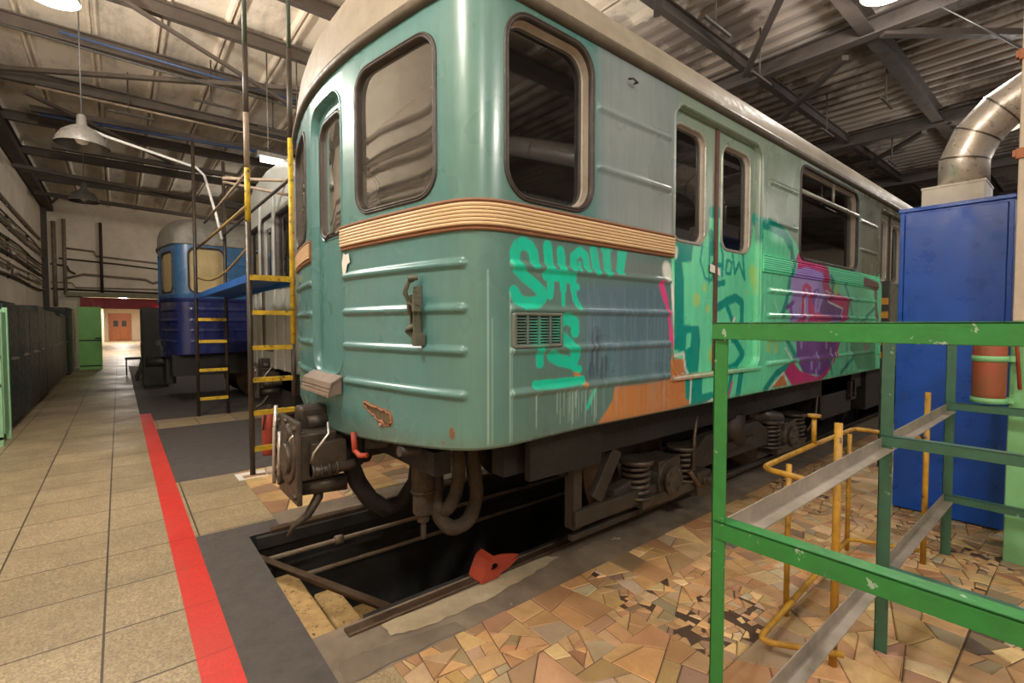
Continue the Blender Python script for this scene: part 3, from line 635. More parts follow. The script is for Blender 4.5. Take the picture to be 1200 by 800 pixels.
TEAL = np.array(C(86, 138, 140)[:3])
def lerp(a, b, t): return a+(b-a)*np.clip(t, 0, 1)[:, None]
def sm(x, a, b): t = np.clip((x-a)/(b-a), 0, 1); return t*t*(3-2*t)
K = {k: np.array(C(*v)[:3]) for k, v in dict(turq=(0,206,176), green=(0,156,142), mint=(112,232,184), bluegrey=(88,120,140), greyteal=(116,134,134), bluedark=(62,88,106), orange=(204,132,76), pink=(230,70,148), magenta=(200,40,124), purple=(118,62,158), lilac=(170,144,220), lime=(176,222,124), white=(226,236,232), pale=(190,238,205), midgreen=(78,170,128), metalbrown=(120,92,88)).items()}
PAINT=[
('P','bluegrey',0,[(1.74,1.706),(1.947,1.737),(2.666,1.757),(2.692,1.157),(2.179,1.177),(1.881,1.187),(1.862,1.251),(1.848,1.392),(1.855,1.577),(1.767,1.606)]),
('P','greyteal',0,[(1.876,1.886),(2.196,1.884),(2.664,1.89),(2.673,1.757),(1.877,1.74)]),
('F','bluedark',0.073,[(1.973,1.452),(1.951,1.246)]),
('F','bluedark',0.052,[(2.043,1.305),(2.029,1.224)]),
('P','orange',0,[(2.131,1.147),(2.403,1.143),(2.685,1.152),(2.683,1.275),(2.827,1.283),(2.874,1.227),(2.92,1.145),(2.924,0.976),(2.723,0.968),(2.319,0.967),(1.997,0.967),(2.064,1.025),(2.114,1.077)]),
('F','orange',0.033,[(1.817,1.246),(1.881,1.187)]),
('S','turq',0.059,[(1.529,1.79),(1.52,1.838),(1.498,1.865),(1.459,1.877),(1.422,1.86),(1.407,1.827),(1.409,1.79),(1.422,1.756),(1.464,1.724),(1.533,1.685),(1.574,1.658),(1.578,1.625),(1.534,1.603),(1.464,1.598),(1.422,1.619),(1.401,1.65)]),
('S','turq',0.06,[(1.612,1.876),(1.619,1.82),(1.624,1.767)]),
('S','turq',0.047,[(1.624,1.76),(1.633,1.687),(1.629,1.643)]),
('S','turq',0.054,[(1.701,1.862),(1.707,1.821),(1.709,1.78)]),
('S','turq',0.057,[(1.605,1.739),(1.69,1.738),(1.789,1.734)]),
('S','turq',0.044,[(1.714,1.739),(1.721,1.678)]),
('S','turq',0.027,[(1.721,1.678),(1.722,1.602)]),
('S','turq',0.043,[(1.789,1.73),(1.794,1.681)]),
('S','turq',0.038,[(1.794,1.681),(1.805,1.632),(1.836,1.591)]),
('S','turq',0.036,[(1.804,1.696),(1.825,1.69)]),
('S','turq',0.049,[(1.793,1.79),(1.793,1.842),(1.839,1.875),(1.881,1.857),(1.898,1.791)]),
('S','turq',0.03,[(1.839,1.811),(1.834,1.782)]),
('S','turq',0.062,[(1.946,1.885),(1.971,1.789)]),
('S','turq',0.065,[(2.049,1.891),(2.062,1.788)]),
('S','turq',0.031,[(2.018,1.903),(2.081,1.909)]),
('P','turq',0,[(2.147,1.904),(2.224,1.908),(2.217,1.872),(2.194,1.779),(2.136,1.781),(2.144,1.851)]),
('S','turq',0.063,[(1.807,1.462),(1.807,1.508),(1.745,1.53),(1.687,1.507),(1.693,1.448),(1.779,1.394),(1.816,1.347),(1.795,1.301),(1.694,1.322),(1.642,1.346)]),
('S','turq',0.05,[(1.556,1.507),(1.563,1.313)]),
('S','turq',0.044,[(1.534,1.212),(1.663,1.207),(1.863,1.212)]),
('S','turq',0.039,[(1.801,1.278),(1.842,1.268)]),
('S','turq',0.026,[(1.964,1.152),(1.905,1.062)]),
('P','mint',0,[(2.674,1.946),(2.701,2.012),(2.858,2.013),(3.026,2.013),(3.122,2.138),(3.129,2.289),(3.34,2.321),(3.373,2.078),(3.554,2.029),(3.744,2.085),(3.792,2.298),(3.924,2.329),(4.361,2.304),(4.599,2.208),(4.74,2.072),(6.15,2.071),(7.1,2.065),(7.336,1.869),(7.445,0.748),(5.956,0.975),(6.253,0.748),(3.036,0.805),(2.918,0.821),(2.92,1.162),(2.815,1.28),(2.706,1.295)]),
('S','green',0.078,[(3.144,2.265),(3.322,2.291)]),
('P','green',0,[(2.704,2.013),(2.919,2.021),(2.901,1.912),(2.785,1.901),(2.815,1.782),(2.822,1.494),(3.005,1.486),(3.025,1.393),(3.005,1.2),(2.938,0.974),(2.86,1.02),(2.845,1.209),(2.826,1.323),(2.719,1.345),(2.694,1.581),(2.71,1.762),(2.687,1.939)]),
('P','mint',0,[(2.857,1.434),(2.909,1.443),(2.901,1.358),(2.853,1.34)]),
('P','green',0,[(2.927,1.143),(3.062,1.146),(3.054,1.021),(3.199,1.027),(3.217,0.981),(2.94,0.925),(2.898,0.882)]),
('S','green',0.087,[(3.79,2.309),(3.876,2.25),(3.908,2.187)]),
('S','green',0.02,[(3.038,2.025),(3.015,1.922),(3.081,1.811),(3.169,1.803),(3.176,1.837)]),
('S','green',0.02,[(3.132,2.029),(3.131,1.785)]),
('S','green',0.032,[(3.174,1.915),(3.301,1.915)]),
('S','green',0.068,[(3.148,2.119),(3.163,2.003)]),
('S','green',0.026,[(3.28,2.064),(3.315,1.987),(3.311,1.845)]),
('S','green',0.024,[(3.374,1.952),(3.364,1.869),(3.428,1.863),(3.451,1.948),(3.382,1.959)]),
('S','green',0.027,[(3.457,2.01),(3.497,1.872),(3.556,1.952),(3.651,1.839),(3.612,2.025)]),
('S','green',0.042,[(3.233,1.778),(3.338,1.796)]),
('S','green',0.064,[(3.261,1.621),(3.383,1.665),(3.512,1.696),(3.611,1.665),(3.616,1.532),(3.574,1.435)]),
('S','green',0.048,[(3.393,1.624),(3.483,1.51),(3.478,1.383)]),
('S','green',0.059,[(3.514,1.383),(3.644,1.276),(3.529,1.195),(3.421,1.175)]),
('S','green',0.075,[(3.621,1.142),(3.572,0.972)]),
('S','green',0.049,[(3.465,1.13),(3.427,0.986)]),
('S','pink',0.024,[(3.48,1.076),(3.44,0.985)]),
('S','white',0.029,[(3.499,1.542),(3.474,1.499)]),
('F','lime',0.083,[(2.975,1.666),(2.975,1.658)]),
('F','lime',0.049,[(3.071,1.752),(3.072,1.745)]),
('F','lime',0.05,[(3.117,1.611),(3.117,1.604)]),
('F','lime',0.111,[(3.192,1.293),(3.192,1.285)]),
('F','white',0.028,[(3.203,1.577),(3.203,1.569)]),
('F','lime',0.128,[(3.791,1.898),(3.845,1.779)]),
('F','lime',0.03,[(3.692,1.746),(3.697,1.739)]),
('S','pink',0.053,[(2.566,1.745),(2.617,1.65)]),
('S','pink',0.033,[(2.623,1.651),(2.664,1.508),(2.679,1.4)]),
('S','white',0.019,[(2.678,1.76),(2.694,1.617),(2.706,1.327)]),
('F','white',0.093,[(2.622,1.84),(2.633,1.81)]),
('F','white',0.047,[(2.722,1.969),(2.716,1.931)]),
('S','white',0.019,[(2.71,1.299),(2.826,1.313),(2.849,1.209),(2.92,1.129),(2.91,0.986)]),
('S','white',0.024,[(2.703,1.159),(2.829,1.169)]),
('S','white',0.021,[(2.994,0.919),(3.201,0.977)]),
('S','green',0.088,[(3.807,2.3),(4.079,2.296),(4.328,2.265),(4.48,2.185),(4.53,2.058)]),
('S','green',0.065,[(4.509,2.034),(4.48,1.867),(4.419,1.689),(4.335,1.579)]),
('S','pale',0.018,[(4.466,2.129),(4.484,1.988)]),
('S','pale',0.015,[(4.194,1.693),(4.286,1.536)]),
('S','green',0.057,[(4.451,1.36),(4.64,1.22),(4.543,1.157),(4.231,1.087),(4.019,0.967)]),
('P','lilac',0,[(4.581,2.018),(5.233,2.068),(5.367,1.892),(5.782,1.742),(5.799,1.491),(5.486,1.159),(4.77,1.168),(4.496,1.537),(4.465,1.625),(4.524,1.737),(4.507,1.869)]),
('P','purple',0,[(4.655,1.367),(5.81,1.345),(5.634,1.126),(5.286,1.006),(4.835,1.06),(4.664,1.196)]),
('P','purple',0,[(5.293,1.752),(5.903,1.692),(5.874,1.545),(5.185,1.541),(5.211,1.663)]),
('P','purple',0,[(4.86,1.702),(5.07,1.828),(5.168,1.833),(5.145,1.662),(5.051,1.612)]),
('P','magenta',0,[(4.58,2.051),(4.687,2.154),(4.779,2.079),(5.024,2.076),(5.3,2.081),(5.4,1.919),(5.476,1.847),(6.062,1.751),(5.993,1.572),(5.877,1.512),(5.774,1.518),(5.841,1.678),(5.412,1.743),(5.288,1.838),(5.191,1.992),(4.782,2.022),(4.583,1.984)]),
('S','magenta',0.042,[(5.733,1.333),(5.689,1.203),(5.527,1.08),(5.354,1.014)]),
('P','magenta',0,[(4.569,1.178),(4.745,1.077),(5.153,0.998),(5.459,1.02),(5.222,0.948),(4.782,0.954),(4.58,0.961),(4.411,1.087)]),
('P','magenta',0,[(4.763,1.837),(4.85,1.876),(4.962,1.847),(4.995,1.706),(5.115,1.613),(5.495,1.568),(5.463,1.504),(4.58,1.504),(4.748,1.561)]),
('S','lilac',0.075,[(4.854,1.795),(4.88,1.562)]),
('S','white',0.016,[(4.816,1.724),(4.837,1.562)]),
('S','lilac',0.055,[(5.118,1.794),(5.088,1.637)]),
('S','purple',0.046,[(4.517,1.659),(4.533,1.559)]),
('S','purple',0.041,[(4.437,1.646),(4.57,1.694)]),
('F','lilac',0.048,[(4.761,1.338),(4.763,1.301)]),
('F','lilac',0.051,[(5.139,1.219),(5.142,1.18)]),
('F','lilac',0.052,[(5.39,1.323),(5.393,1.282)]),
('F','lilac',0.05,[(5.015,1.14),(5.018,1.101)]),
('F','lilac',0.051,[(5.211,1.13),(5.213,1.09)]),
('F','lilac',0.053,[(5.516,1.243),(5.519,1.202)]),
('F','lilac',0.051,[(5.136,1.06),(5.138,1.021)]),
('S','white',0.018,[(5.413,1.723),(5.842,1.664),(5.771,1.57)]),
('S','white',0.017,[(5.337,1.828),(5.479,1.809)]),
('S','white',0.018,[(4.417,1.295),(4.551,1.201)]),
('S','white',0.015,[(5.666,1.217),(5.527,1.08)]),
('P','orange',0,[(4.176,0.981),(4.395,1.088),(4.486,0.975)]),
('S','white',0.018,[(4.128,0.976),(4.385,1.088),(4.486,0.977)]),
('F','lime',0.064,[(3.823,1.89),(3.825,1.83)]),
('F','lime',0.067,[(4.083,1.352),(4.085,1.302)]),
('F','lime',0.069,[(4.22,1.342),(4.222,1.291)]),
('F','lime',0.083,[(5.62,1.872),(5.623,1.836)]),
('S','green',0.047,[(5.397,1.968),(5.545,1.901),(5.515,1.798)]),
('S','green',0.038,[(5.887,1.919),(6.061,1.765),(6.141,1.601)]),
('S','green',0.045,[(6.183,1.282),(6.195,1.127),(5.835,0.996)]),
('S','green',0.036,[(5.522,1.158),(5.569,1.0)]),
('P','midgreen',0,[(6.166,1.491),(6.564,1.548),(7.016,1.459),(7.061,0.964),(6.38,1.004),(6.101,1.242)]),
('S','green',0.035,[(6.255,1.463),(6.994,1.703)]),
('F','magenta',0.041,[(6.635,1.27),(6.659,1.21)]),
('F','metalbrown',0.104,[(6.482,1.979),(6.972,1.946),(7.047,1.582)])]

def seg_dist(x, z, pts):
    d = np.full(x.shape, 1e9)
    for (a, b) in zip(pts[:-1], pts[1:]):
        ax, az = a; bx, bz = b; vx, vz = bx-ax, bz-az; L2 = vx*vx+vz*vz+1e-12
        t = np.clip(((x-ax)*vx+(z-az)*vz)/L2, 0, 1); d = np.minimum(d, np.hypot(x-ax-t*vx, z-az-t*vz))
    return d
def inside(x, z, pts):
    c = np.zeros(x.shape, bool); n = len(pts)
    for i in range(n):
        (x1, z1), (x2, z2) = pts[i], pts[(i+1) % n]
        if z1 == z2: continue
        c ^= ((z1 > z) != (z2 > z)) & (x < (x2-x1)*(z-z1)/(z2-z1)+x1)
    return c
def near_side(x, z, base):
    c = base.copy()
    for (k, col, wd, pts) in PAINT:
        xs = [p[0] for p in pts]; zs = [p[1] for p in pts]; m = wd+.03
        sel = np.nonzero((x > min(xs)-m) & (x < max(xs)+m) & (z > min(zs)-m) & (z < max(zs)+m))[0]
        if not len(sel): continue
        xx, zz = x[sel], z[sel]
        if k == 'P':
            d = seg_dist(xx, zz, pts+[pts[0]]); ins = inside(xx, zz, pts); a = np.where(ins, 1, np.clip(1-d/.008, 0, 1))
            if col in ('bluegrey', 'greyteal'): a = np.where(ins, np.clip(d/.07+.2, 0, 1), 0)
        else:
            d = seg_dist(xx, zz, pts); e = .006 if k == 'S' else max(.012, wd*.25)
            a = np.clip((wd/2+e/2-d)/e, 0, 1)
        c[sel] = c[sel]+(K[col]-c[sel])*a[:, None]
    rd = random.Random(3)
    for i in range(36):   # thin pale drips
        x0 = rd.choice([rd.uniform(1.24, 1.40), rd.uniform(1.42, 1.98), rd.uniform(1.75, 1.98)]); zt = 1.17 if x0 > 1.42 else rd.uniform(1.5, 1.9); zb_ = rd.uniform(.96, zt-.05) if x0 > 1.42 else .96
        a = (np.abs(x-x0) < .0026) & (z < zt) & (z > zb_); c[a] = c[a]*.6+np.array(C(190, 222, 214)[:3])*.4
    for i in range(60):   # faint wash streaks on the repainted panel
        x0 = rd.uniform(1.9, 2.66); zt = rd.uniform(1.2, 1.75); a = (np.abs(x-x0) < .007) & (z < zt) & (z > zt-rd.uniform(.15, .5)); c[a] = c[a]*.86+np.array(C(150, 178, 190)[:3])*.14
    return c
def ragged():
    base = [(2.39+(p-2.395)*1.75, q) for p, q in [(2.47,1.075),(2.43,1.07),(2.40,1.06),(2.36,1.055),(2.335,1.035),(2.325,1.00),(2.345,.985),(2.36,.972),(2.375,.99),(2.40,1.0),(2.425,1.02),(2.455,1.045)]]
    rg = random.Random(8); out = []
    for i in range(len(base)):
        p, q = base[i], base[(i+1) % len(base)]
        for t in (0, .33, .66): out.append((p[0]+(q[0]-p[0])*t+rg.uniform(-.011, .011), p[1]+(q[1]-p[1])*t+rg.uniform(-.007, .007)))
    return out
HOLE = ragged()
def teal_col(x, y, z):
    x = np.asarray(x, float); y = np.asarray(y, float); z = np.asarray(z, float)
    n = len(x); c = np.tile(TEAL, (n, 1))
    side = np.abs(y-YC) > HW-.12; near = y < YC
    # greener, yellowed paint round the corner
    corner = sm(x, 1.10, 1.2)*(1-sm(x, 1.5, 1.9)); c = lerp(c, np.array(C(98, 134, 122)[:3]), corner*.6)
    c = lerp(c, np.array(C(118, 160, 158)[:3]), sm(z, 1.5, 1.3)*sm(z, .9, 1.3)*.0)
    up = sm(z, 2.02, 2.08)
    sd_ = side & (x > 1.3)
    t = np.where(sd_, sm(x, 1.9, 2.05)*up, 0); c = lerp(c, np.array(C(136, 150, 156)[:3]), t)
    t = np.where(sd_, sm(x, 2.1, 2.6)*up*sm(z, 2.6, 2.2)*.5, 0); c = lerp(c, np.array(C(122, 126, 124)[:3]), t)
    t = np.where(sd_, sm(x, 2.66, 2.8)*sm(z, 1.9, 2.1), 0); c = lerp(c, np.array(C(140, 160, 148)[:3]), t)
    t = np.where(sd_, sm(x, 6.2, 6.5), 0); c = lerp(c, np.array(C(108, 110, 92)[:3]), t)
    t = np.where(sd_, sm(x, 1.35, 1.6)*(1-up)*(1-sm(x, 2.6, 2.8)), 0); c = lerp(c, np.array(C(94, 122, 118)[:3]), t*.7)
    m = near & (x > 1.2) & side
    idx = np.nonzero(m)[0]
    if len(idx):
        k = np.where(y[idx] > 1.73, 1.70/np.maximum(y[idx], 1), 1.0)   # paint reaches the recessed leaves past the door jamb
        c[idx] = near_side(x[idx]*k, 1.5+(z[idx]-1.5)*k, c[idx])
    # torn hole and rust spots low on the front
    f = np.nonzero((x < 1.25) & (z < 1.3))[0]
    if len(f):
        yy, zz = y[f], z[f]
        hole = HOLE
        ins = inside(yy, zz, hole); d = seg_dist(yy, zz, hole+[hole[0]])
        q = c[f]; rim = (~ins) & (d < .007); q[rim] = np.array(C(176, 120, 84)[:3]); q[ins] = np.array(C(92, 78, 58)[:3])
        d = np.hypot((yy-1.852)/.016, (zz-1.003)/.028); q[d < 1] = np.array(C(130, 84, 56)[:3])
        d = np.hypot((yy-1.9)/.01, (zz-.955)/.008); q[d < 1] = np.array(C(130, 84, 56)[:3])
        rd = random.Random(5)
        for i in range(40):
            a, b_ = rd.gauss(2.34, .07), rd.gauss(1.01, .045); q[np.hypot(yy-a, zz-b_) < rd.uniform(.003, .007)] = np.array(C(120, 92, 66)[:3])
        c[f] = q
    # grime near the lower edge
    zbm = sm(z, 1.02, .9)*.5; c = lerp(c, np.array(C(100, 104, 88)[:3]), zbm)
    return c
def blue_col(x, y, z):
    z = np.asarray(z, float); n = len(z); c = np.tile(np.array(C(58, 106, 158)[:3]), (n, 1))
    return lerp(c, np.array(C(28, 38, 104)[:3]), (z < 1.985)*1.)
def belt_col(cx):
    wood = np.array(C(214, 172, 122)[:3])
    def f(mb, V):
        h = []
    return wood

def metro_car(kind):
    teal = kind == 'teal'
    col = teal_col if teal else blue_col
    org = (1.0, YC, 0)
    if teal: root = empty('metro_car', org, 'old teal metro car with a sprayed green and pink graffiti side, over the pit', 'train car')
    else: root = empty('metro_car', org, 'two-tone blue metro car with ivory blinds, standing far back beyond the scaffold', 'train car')
    body = M['teal']
    XE = 19.0; fine = .008 if teal else .03
    # --- body shell
    holes_n = [DOOR_F, W_FRONT, W_CAB]+[DOOR_S(k) for k in range(4)]+[W_SALOON(k) for k in range(3)]
    holes_f = list(holes_n)
    ribs = []
    for z in RZ: ribs += [(sV(.30), sV(1.235), z, .0185)]
    for z in RZ: ribs += [(sX(1.40), sX(2.655), z, .0185)]
    for z in (2.64, 2.33): ribs += [(sX(1.985), sX(2.64), z, .017)]
    for k in range(4):
        for z in (2.64, 2.33): ribs += [(sX(4.06+4.4*k), sX(4.60+4.4*k), z, .017), (sX(6.36+4.4*k), sX(6.96+4.4*k), z, .017)]
        for z in RZ: ribs += [(sX(4.06+4.4*k), sX(6.97+4.4*k), z, .0185)]
    mb = MB()
    zf = np.concatenate([np.arange(.86, 2.1, fine if teal else .02), np.arange(2.1, 2.97, fine*1.5 if teal else .03), [2.98]])
    zc = np.concatenate([np.arange(.86, 2.97, .02), [2.98]])
    if teal:
        skin(mb, 1, np.concatenate([np.arange(0, sX(1.22), .008), np.arange(sX(1.22), sX(2.0), .0045), np.arange(sX(2.0), sX(4.0), .008), [sX(4.0)]]), zf, holes_n, ribs)
        skin(mb, 1, np.concatenate([np.arange(sX(4.0), sX(8.2), .014), [sX(8.2)]]), zf, holes_n, ribs)
        skin(mb, 1, np.concatenate([np.arange(sX(8.2), sX(XE), .04), [sX(XE)]]), zc, holes_n, ribs)
        skin(mb, -1, np.concatenate([np.arange(0, S0, .012), np.arange(S0, sX(4), .03), [sX(4)]]), zf, holes_f, ribs)
        skin(mb, -1, np.concatenate([np.arange(sX(4), sX(XE), .06), [sX(XE)]]), zc, holes_f, ribs)
    else:
        skin(mb, 1, np.concatenate([np.arange(0, S0, .02), np.arange(S0, sX(4), .025), [sX(4)]]), zc, holes_n, ribs)
        skin(mb, 1, np.concatenate([np.arange(sX(4), sX(XE), .08), [sX(XE)]]), zc, holes_n, ribs)
        skin(mb, -1, np.concatenate([np.arange(0, S0, .03), np.arange(S0, sX(XE), .1), [sX(XE)]]), zc, holes_f, ribs)
    compact(mb)
    mb.add([(XE, YC-HW, .95), (XE, YC+HW, .95), (XE, YC+HW, 3.0), (XE, YC-HW, 3.0)], [(0, 1, 2, 3)])
    V = np.array(mb.v); me_ob = mb.build('body_shell', body, root); set_col(me_ob.data, col(V[:, 0], V[:, 1], V[:, 2]))
    def cb(name, m, mat=body, parent=root, bevel=0):
        compact(m); V = np.array(m.v); o = m.build(name, mat, parent, bevel=bevel); set_col(o.data, col(V[:, 0], V[:, 1], V[:, 2])); return o
    # --- roof
    def roof():
        m = MB(); ss = np.concatenate([-np.array([sX(XE)-i*.8 for i in range(22)]), -np.linspace(sX(1.4), 0, 40), np.linspace(0, sX(1.4), 40)[1:], np.array([sX(1.4)+.8*(i+1) for i in range(22)])])
        ss = ss[(np.abs(ss) <= sX(XE)+1e-6)]; ts = [0, .01, .03, .06, .1, .16, .24, .34, .46, .6, .75, .88, 1]; vs2 = []
        for s in ss:
            x, y, _ = S(1, s, 0, .012); x = float(x); y = float(y); sp = (max(x, 2.3), YC)
            fw = float(np.clip(1-(abs(s)-.6)/1.0, 0, 1)); ex = 1.9+1.5*fw
            for t in ts: vs2.append((x+(sp[0]-x)*t, y+(sp[1]-y)*t, 3.0+.62*(1-(1-t)**ex)**(1/ex)))
        m_ = len(ts); m.add(vs2, [(i*m_+k, (i+1)*m_+k, (i+1)*m_+k+1, i*m_+k+1) for i in range(len(ss)-1) for k in range(m_-1)], True)
        return m
    rm = M['roof'] if teal else paintm('blue_car_roof', (150, 146, 138), (80, 74, 68), .7, .6, scale=3)
    roof().build('roof', rm, root)
    m = MB(); ss = np.concatenate([np.linspace(0, S0, 40), np.linspace(S0, sX(XE), 12)[1:]])
    for sg in (1, -1): sweep(m, sg, ss, [(2.955, 0), (2.955, .012), (2.962, .028), (2.985, .034), (3.005, .026), (3.006, 0)], smooth=True)
    m.build('gutter', M['gutter'] if teal else rm, root)
    # --- belt moulding
    def belt(sg, a, b_, painted, nm='belt_molding'):
        m = MB(); ss = np.arange(a, b_, .02 if painted else .03); ss = np.append(ss, b_)
        prof = [(1.915, 0), (1.915, .012), (1.920, .017), (1.925, .017), (1.929, .010), (1.934, .018)]
        for i in range(6): z = 1.936+i*.0165; prof += [(z, .0165), (z+.0015, .022), (z+.008, .0245), (z+.0142, .022), (z+.0155, .0165)]
        prof += [(2.036, .016), (2.036, .012), (2.044, .022), (2.052, .022), (2.056, 0)]
        vs0 = len(m.v); sweep(m, sg, ss, prof); V = np.array(m.v); n = len(V)
        o = m.build(nm, M['belt'], root)
        if painted: c = col(V[:, 0], V[:, 1], V[:, 2])
        else:
            c = np.tile(np.array(C(216, 184, 142)[:3]), (n, 1)); hh = np.array([p[1] for p in prof]); zz = np.array([p[0] for p in prof])
            dark = (hh < .0175); dk = np.tile(dark, n//len(prof)+1)[:n]; c[dk] = np.array(C(136, 92, 64)[:3])
            ed = ((zz < 1.935) | (zz > 2.034)); ed = np.tile(ed, n//len(prof)+1)[:n]; c[ed & ~dk] = np.array(C(150, 112, 92)[:3])
        set_col(o.data, c)
    pt = not teal
    for sg in (1, -1):
        belt(sg, sV(.285), sX(2.68), pt)
        for k in range(4 if sg > 0 else 1):
            if sX(3.93+4.4*k) < sX(XE)-3.2: belt(sg, sX(3.93+4.4*k), sX(7.06+4.4*k), True)
    # --- windows
    GP = [(-.008, -.03), (-.008, .002), (-.002, .010), (.004, .011), (.006, .006), (.009, .006), (.011, .011), (.017, .009), (.019, -.001)]
    def window(sg, box, name='window', dusty=False, vent=False, ivory=False, reveal=True, depth=-.055):
        m = MB(); ring(m, sg, box, GP); fr_ = m.build(name, M['gasket'], root)
        if reveal:
            m = MB(); ring(m, sg, box, [(-.007, -.008), (-.012, depth+.004), (-.020, depth+.002), (-.030, depth-.01)], smooth=False); m.build('reveal', M['reveal'], fr_)
        if vent:
            a0, a1, z0, z1, r = box; zt = z0+(z1-z0)*.72; m = MB()
            for h in (.0,): 
                P = [S(sg, a0+(a1-a0)*i/6, zt, h) for i in range(7)]; m.tube([tuple(float(q) for q in p) for p in P], .02, 8)
            q = tuple(float(v) for v in S(sg, (a0+a1)/2+.05, zt, -.01)); q2 = tuple(float(v) for v in S(sg, (a0+a1)/2+.05, z1-.02, -.01)); m.tube([q, q2], .013, 6)
            m.build('transom', M['leafrim'], fr_)
        m = MB(); pane(m, sg, box, depth); m.build('glass' if not ivory else 'blind', M['ivory'] if ivory else (M['glass_dusty'] if dusty else M['glass']), fr_)
        return fr_
    for sg in (1, -1):
        window(sg, W_FRONT, dusty=True, ivory=not teal, reveal=False, depth=-.022); window(sg, W_CAB, ivory=not teal)
        for k in range(3): window(sg, W_SALOON(k), vent=True)
    # --- front door
    m = MB(); ring(m, 1, DOOR_F, [(.016, .0), (.012, .006), (0, .004), (-.002, -.055)]); cb('door_opening', m)
    m = MB(); skin(m, 1, np.arange(-.275, .2751, .01), np.append(np.arange(1.19, 2.87, .02), 2.87), [W_DOORF], [], h0=-.045, zb=False, lip=False)
    sg_fix = m; df = cb('front_door', m)
    m = MB(); ring(m, 1, W_DOORF, [(-.004, -.075), (-.004, -.045), (.004, -.035), (.016, -.034), (.024, -.045)]); m.build('window_frame', M['gasket'], df)
    m = MB(); ring(m, 1, (W_DOORF[0]-.03, W_DOORF[1]+.03, W_DOORF[2]-.03, W_DOORF[3]+.03, .11), [(-.006, -.045), (0, -.036), (.008, -.045)]); cb('raised_rim', m, parent=df)
    m = MB(); pane(m, 1, W_DOORF, -.06); m.build('glass', M['glass_dusty'] if teal else M['ivory'], df)
    if teal:
        m = MB(); m.tube([(.985, 2.83, 2.03), (.95, 2.84, 2.02), (.945, 2.87, 1.99), (.965, 2.90, 2.0)], .007, 8); m.build('door_handle', M['gasket'], df)
    # front step under the door
    m = MB(); m.prism([(.99, 1.205), (.925, 1.165), (.905, 1.085), (.912, 1.083), (.932, 1.155), (.995, 1.19)], 1, YC-.27, YC+.25)
    m.prism([(.99, 1.19), (.93, 1.155), (.912, 1.083), (.99, 1.10)], 1, YC-.265, YC-.25); m.prism([(.99, 1.19), (.93, 1.155), (.912, 1.083), (.99, 1.10)], 1, YC+.25, YC+.265)
    for k in range(3): m.box(.905+.003*k, .915+.003*k, YC-.27, YC+.25, 1.095+.02*k, 1.10+.02*k)
    m.build('front_step', paintm('step_plate', (140,124,112), (84,72,64), .6, .55, scale=10) if teal else M['dark'], root, bevel=.002)
    # --- sliding doors
    for sg in (1, -1):
        for k in range(4):
            a0, a1, z0, z1, r = DOOR_S(k)
            if sg < 0 and k > 1: pass
            m = MB(); ring(m, sg, DOOR_S(k), [(.02, 0), (.016, .010), (.004, .008), (0, -.07)]); cb('door_frame', m)
            mid = (a0+a1)/2-.02; rs = .012 if (teal and sg > 0 and k < 2) else .05
            for (p, q, wb) in ((a0-.01, mid-.018, (a0+.04, mid-.155, 2.05, 2.785, .085)), (mid+.018, a1+.01, (mid+.09, a1-.11, 2.05, 2.785, .085))):
                m = MB(); skin(m, sg, np.append(np.arange(p, q, rs), q), np.append(np.arange(1.16, 2.87, max(rs, .012)), 2.88), [wb], [], h0=-.045, zb=False, lip=False); lf = cb('door_leaf', m)
                m = MB(); ring(m, sg, wb, [(-.004, -.09), (-.004, -.045), (.0, -.036), (.012, -.034), (.018, -.044)]); m.build('window_frame', M['leafrim'], lf)
                m = MB(); ring(m, sg, wb, [(-.005, -.045), (-.009, -.072), (-.02, -.076)]); m.build('reveal', M['reveal'], lf)
                m = MB(); pane(m, sg, wb, -.072, 10); m.build('glass', M['glass'], lf)
            for dd in (-.010, .010):
                m = MB(); sweep(m, sg, [mid+dd-.008, mid+dd+.008], [(1.18, -.045), (1.18, -.028), (2.86, -.028), (2.86, -.045)])
                if teal:
                    V = np.array(m.v); m.build('door_seal', M['brown'], root)
                else: m.build('door_seal', M['dark'], root)
            m = MB(); sweep(m, sg, [a0-.01, a1+.01], [(1.145, 0), (1.145, .022), (1.165, .026), (1.172, .022), (1.172, -.05)]); cb('door_sill', m)
    # --- interior
    m = MB(); m.box(1.5, XE-.05, YC-1.2, YC+1.2, 1.14, 1.17); m.box(1.5, XE-.05, YC-1.2, YC+1.2, 2.93, 2.95)
    m.box(2.35, 2.38, YC-1.2, YC+1.2, 1.17, 2.93)
    m.build('interior_lining', M['lining'], root)  # dark instead of beige to stand for the unlit interior; limits window light
    # --- underframe
    U = M['under']
    m = MB()
    for sg in (-1, 1):
        y = YC-sg*1.08; m.box(1.5, XE-.3, y-.05, y+.05, .72, .96)
        m.box(1.6, 2.15, YC-sg*1.2-.02, YC-sg*1.2+.02, .70, .97)
    m.box(1.2, 1.3, YC-.95, YC+.95, .74, .86)
    for x in (1.8, 2.6, 6, 8, 10, 12): m.box(x, x+.12, YC-1.1, YC+1.1, .74, .95)
    m.box(1.42, XE-.3, YC-1.22, YC+1.22, .935, .955); m.box(1.18, 1.42, YC-1.0, YC+1.0, .935, .955)
    m.build('underframe', U, root)
    return root
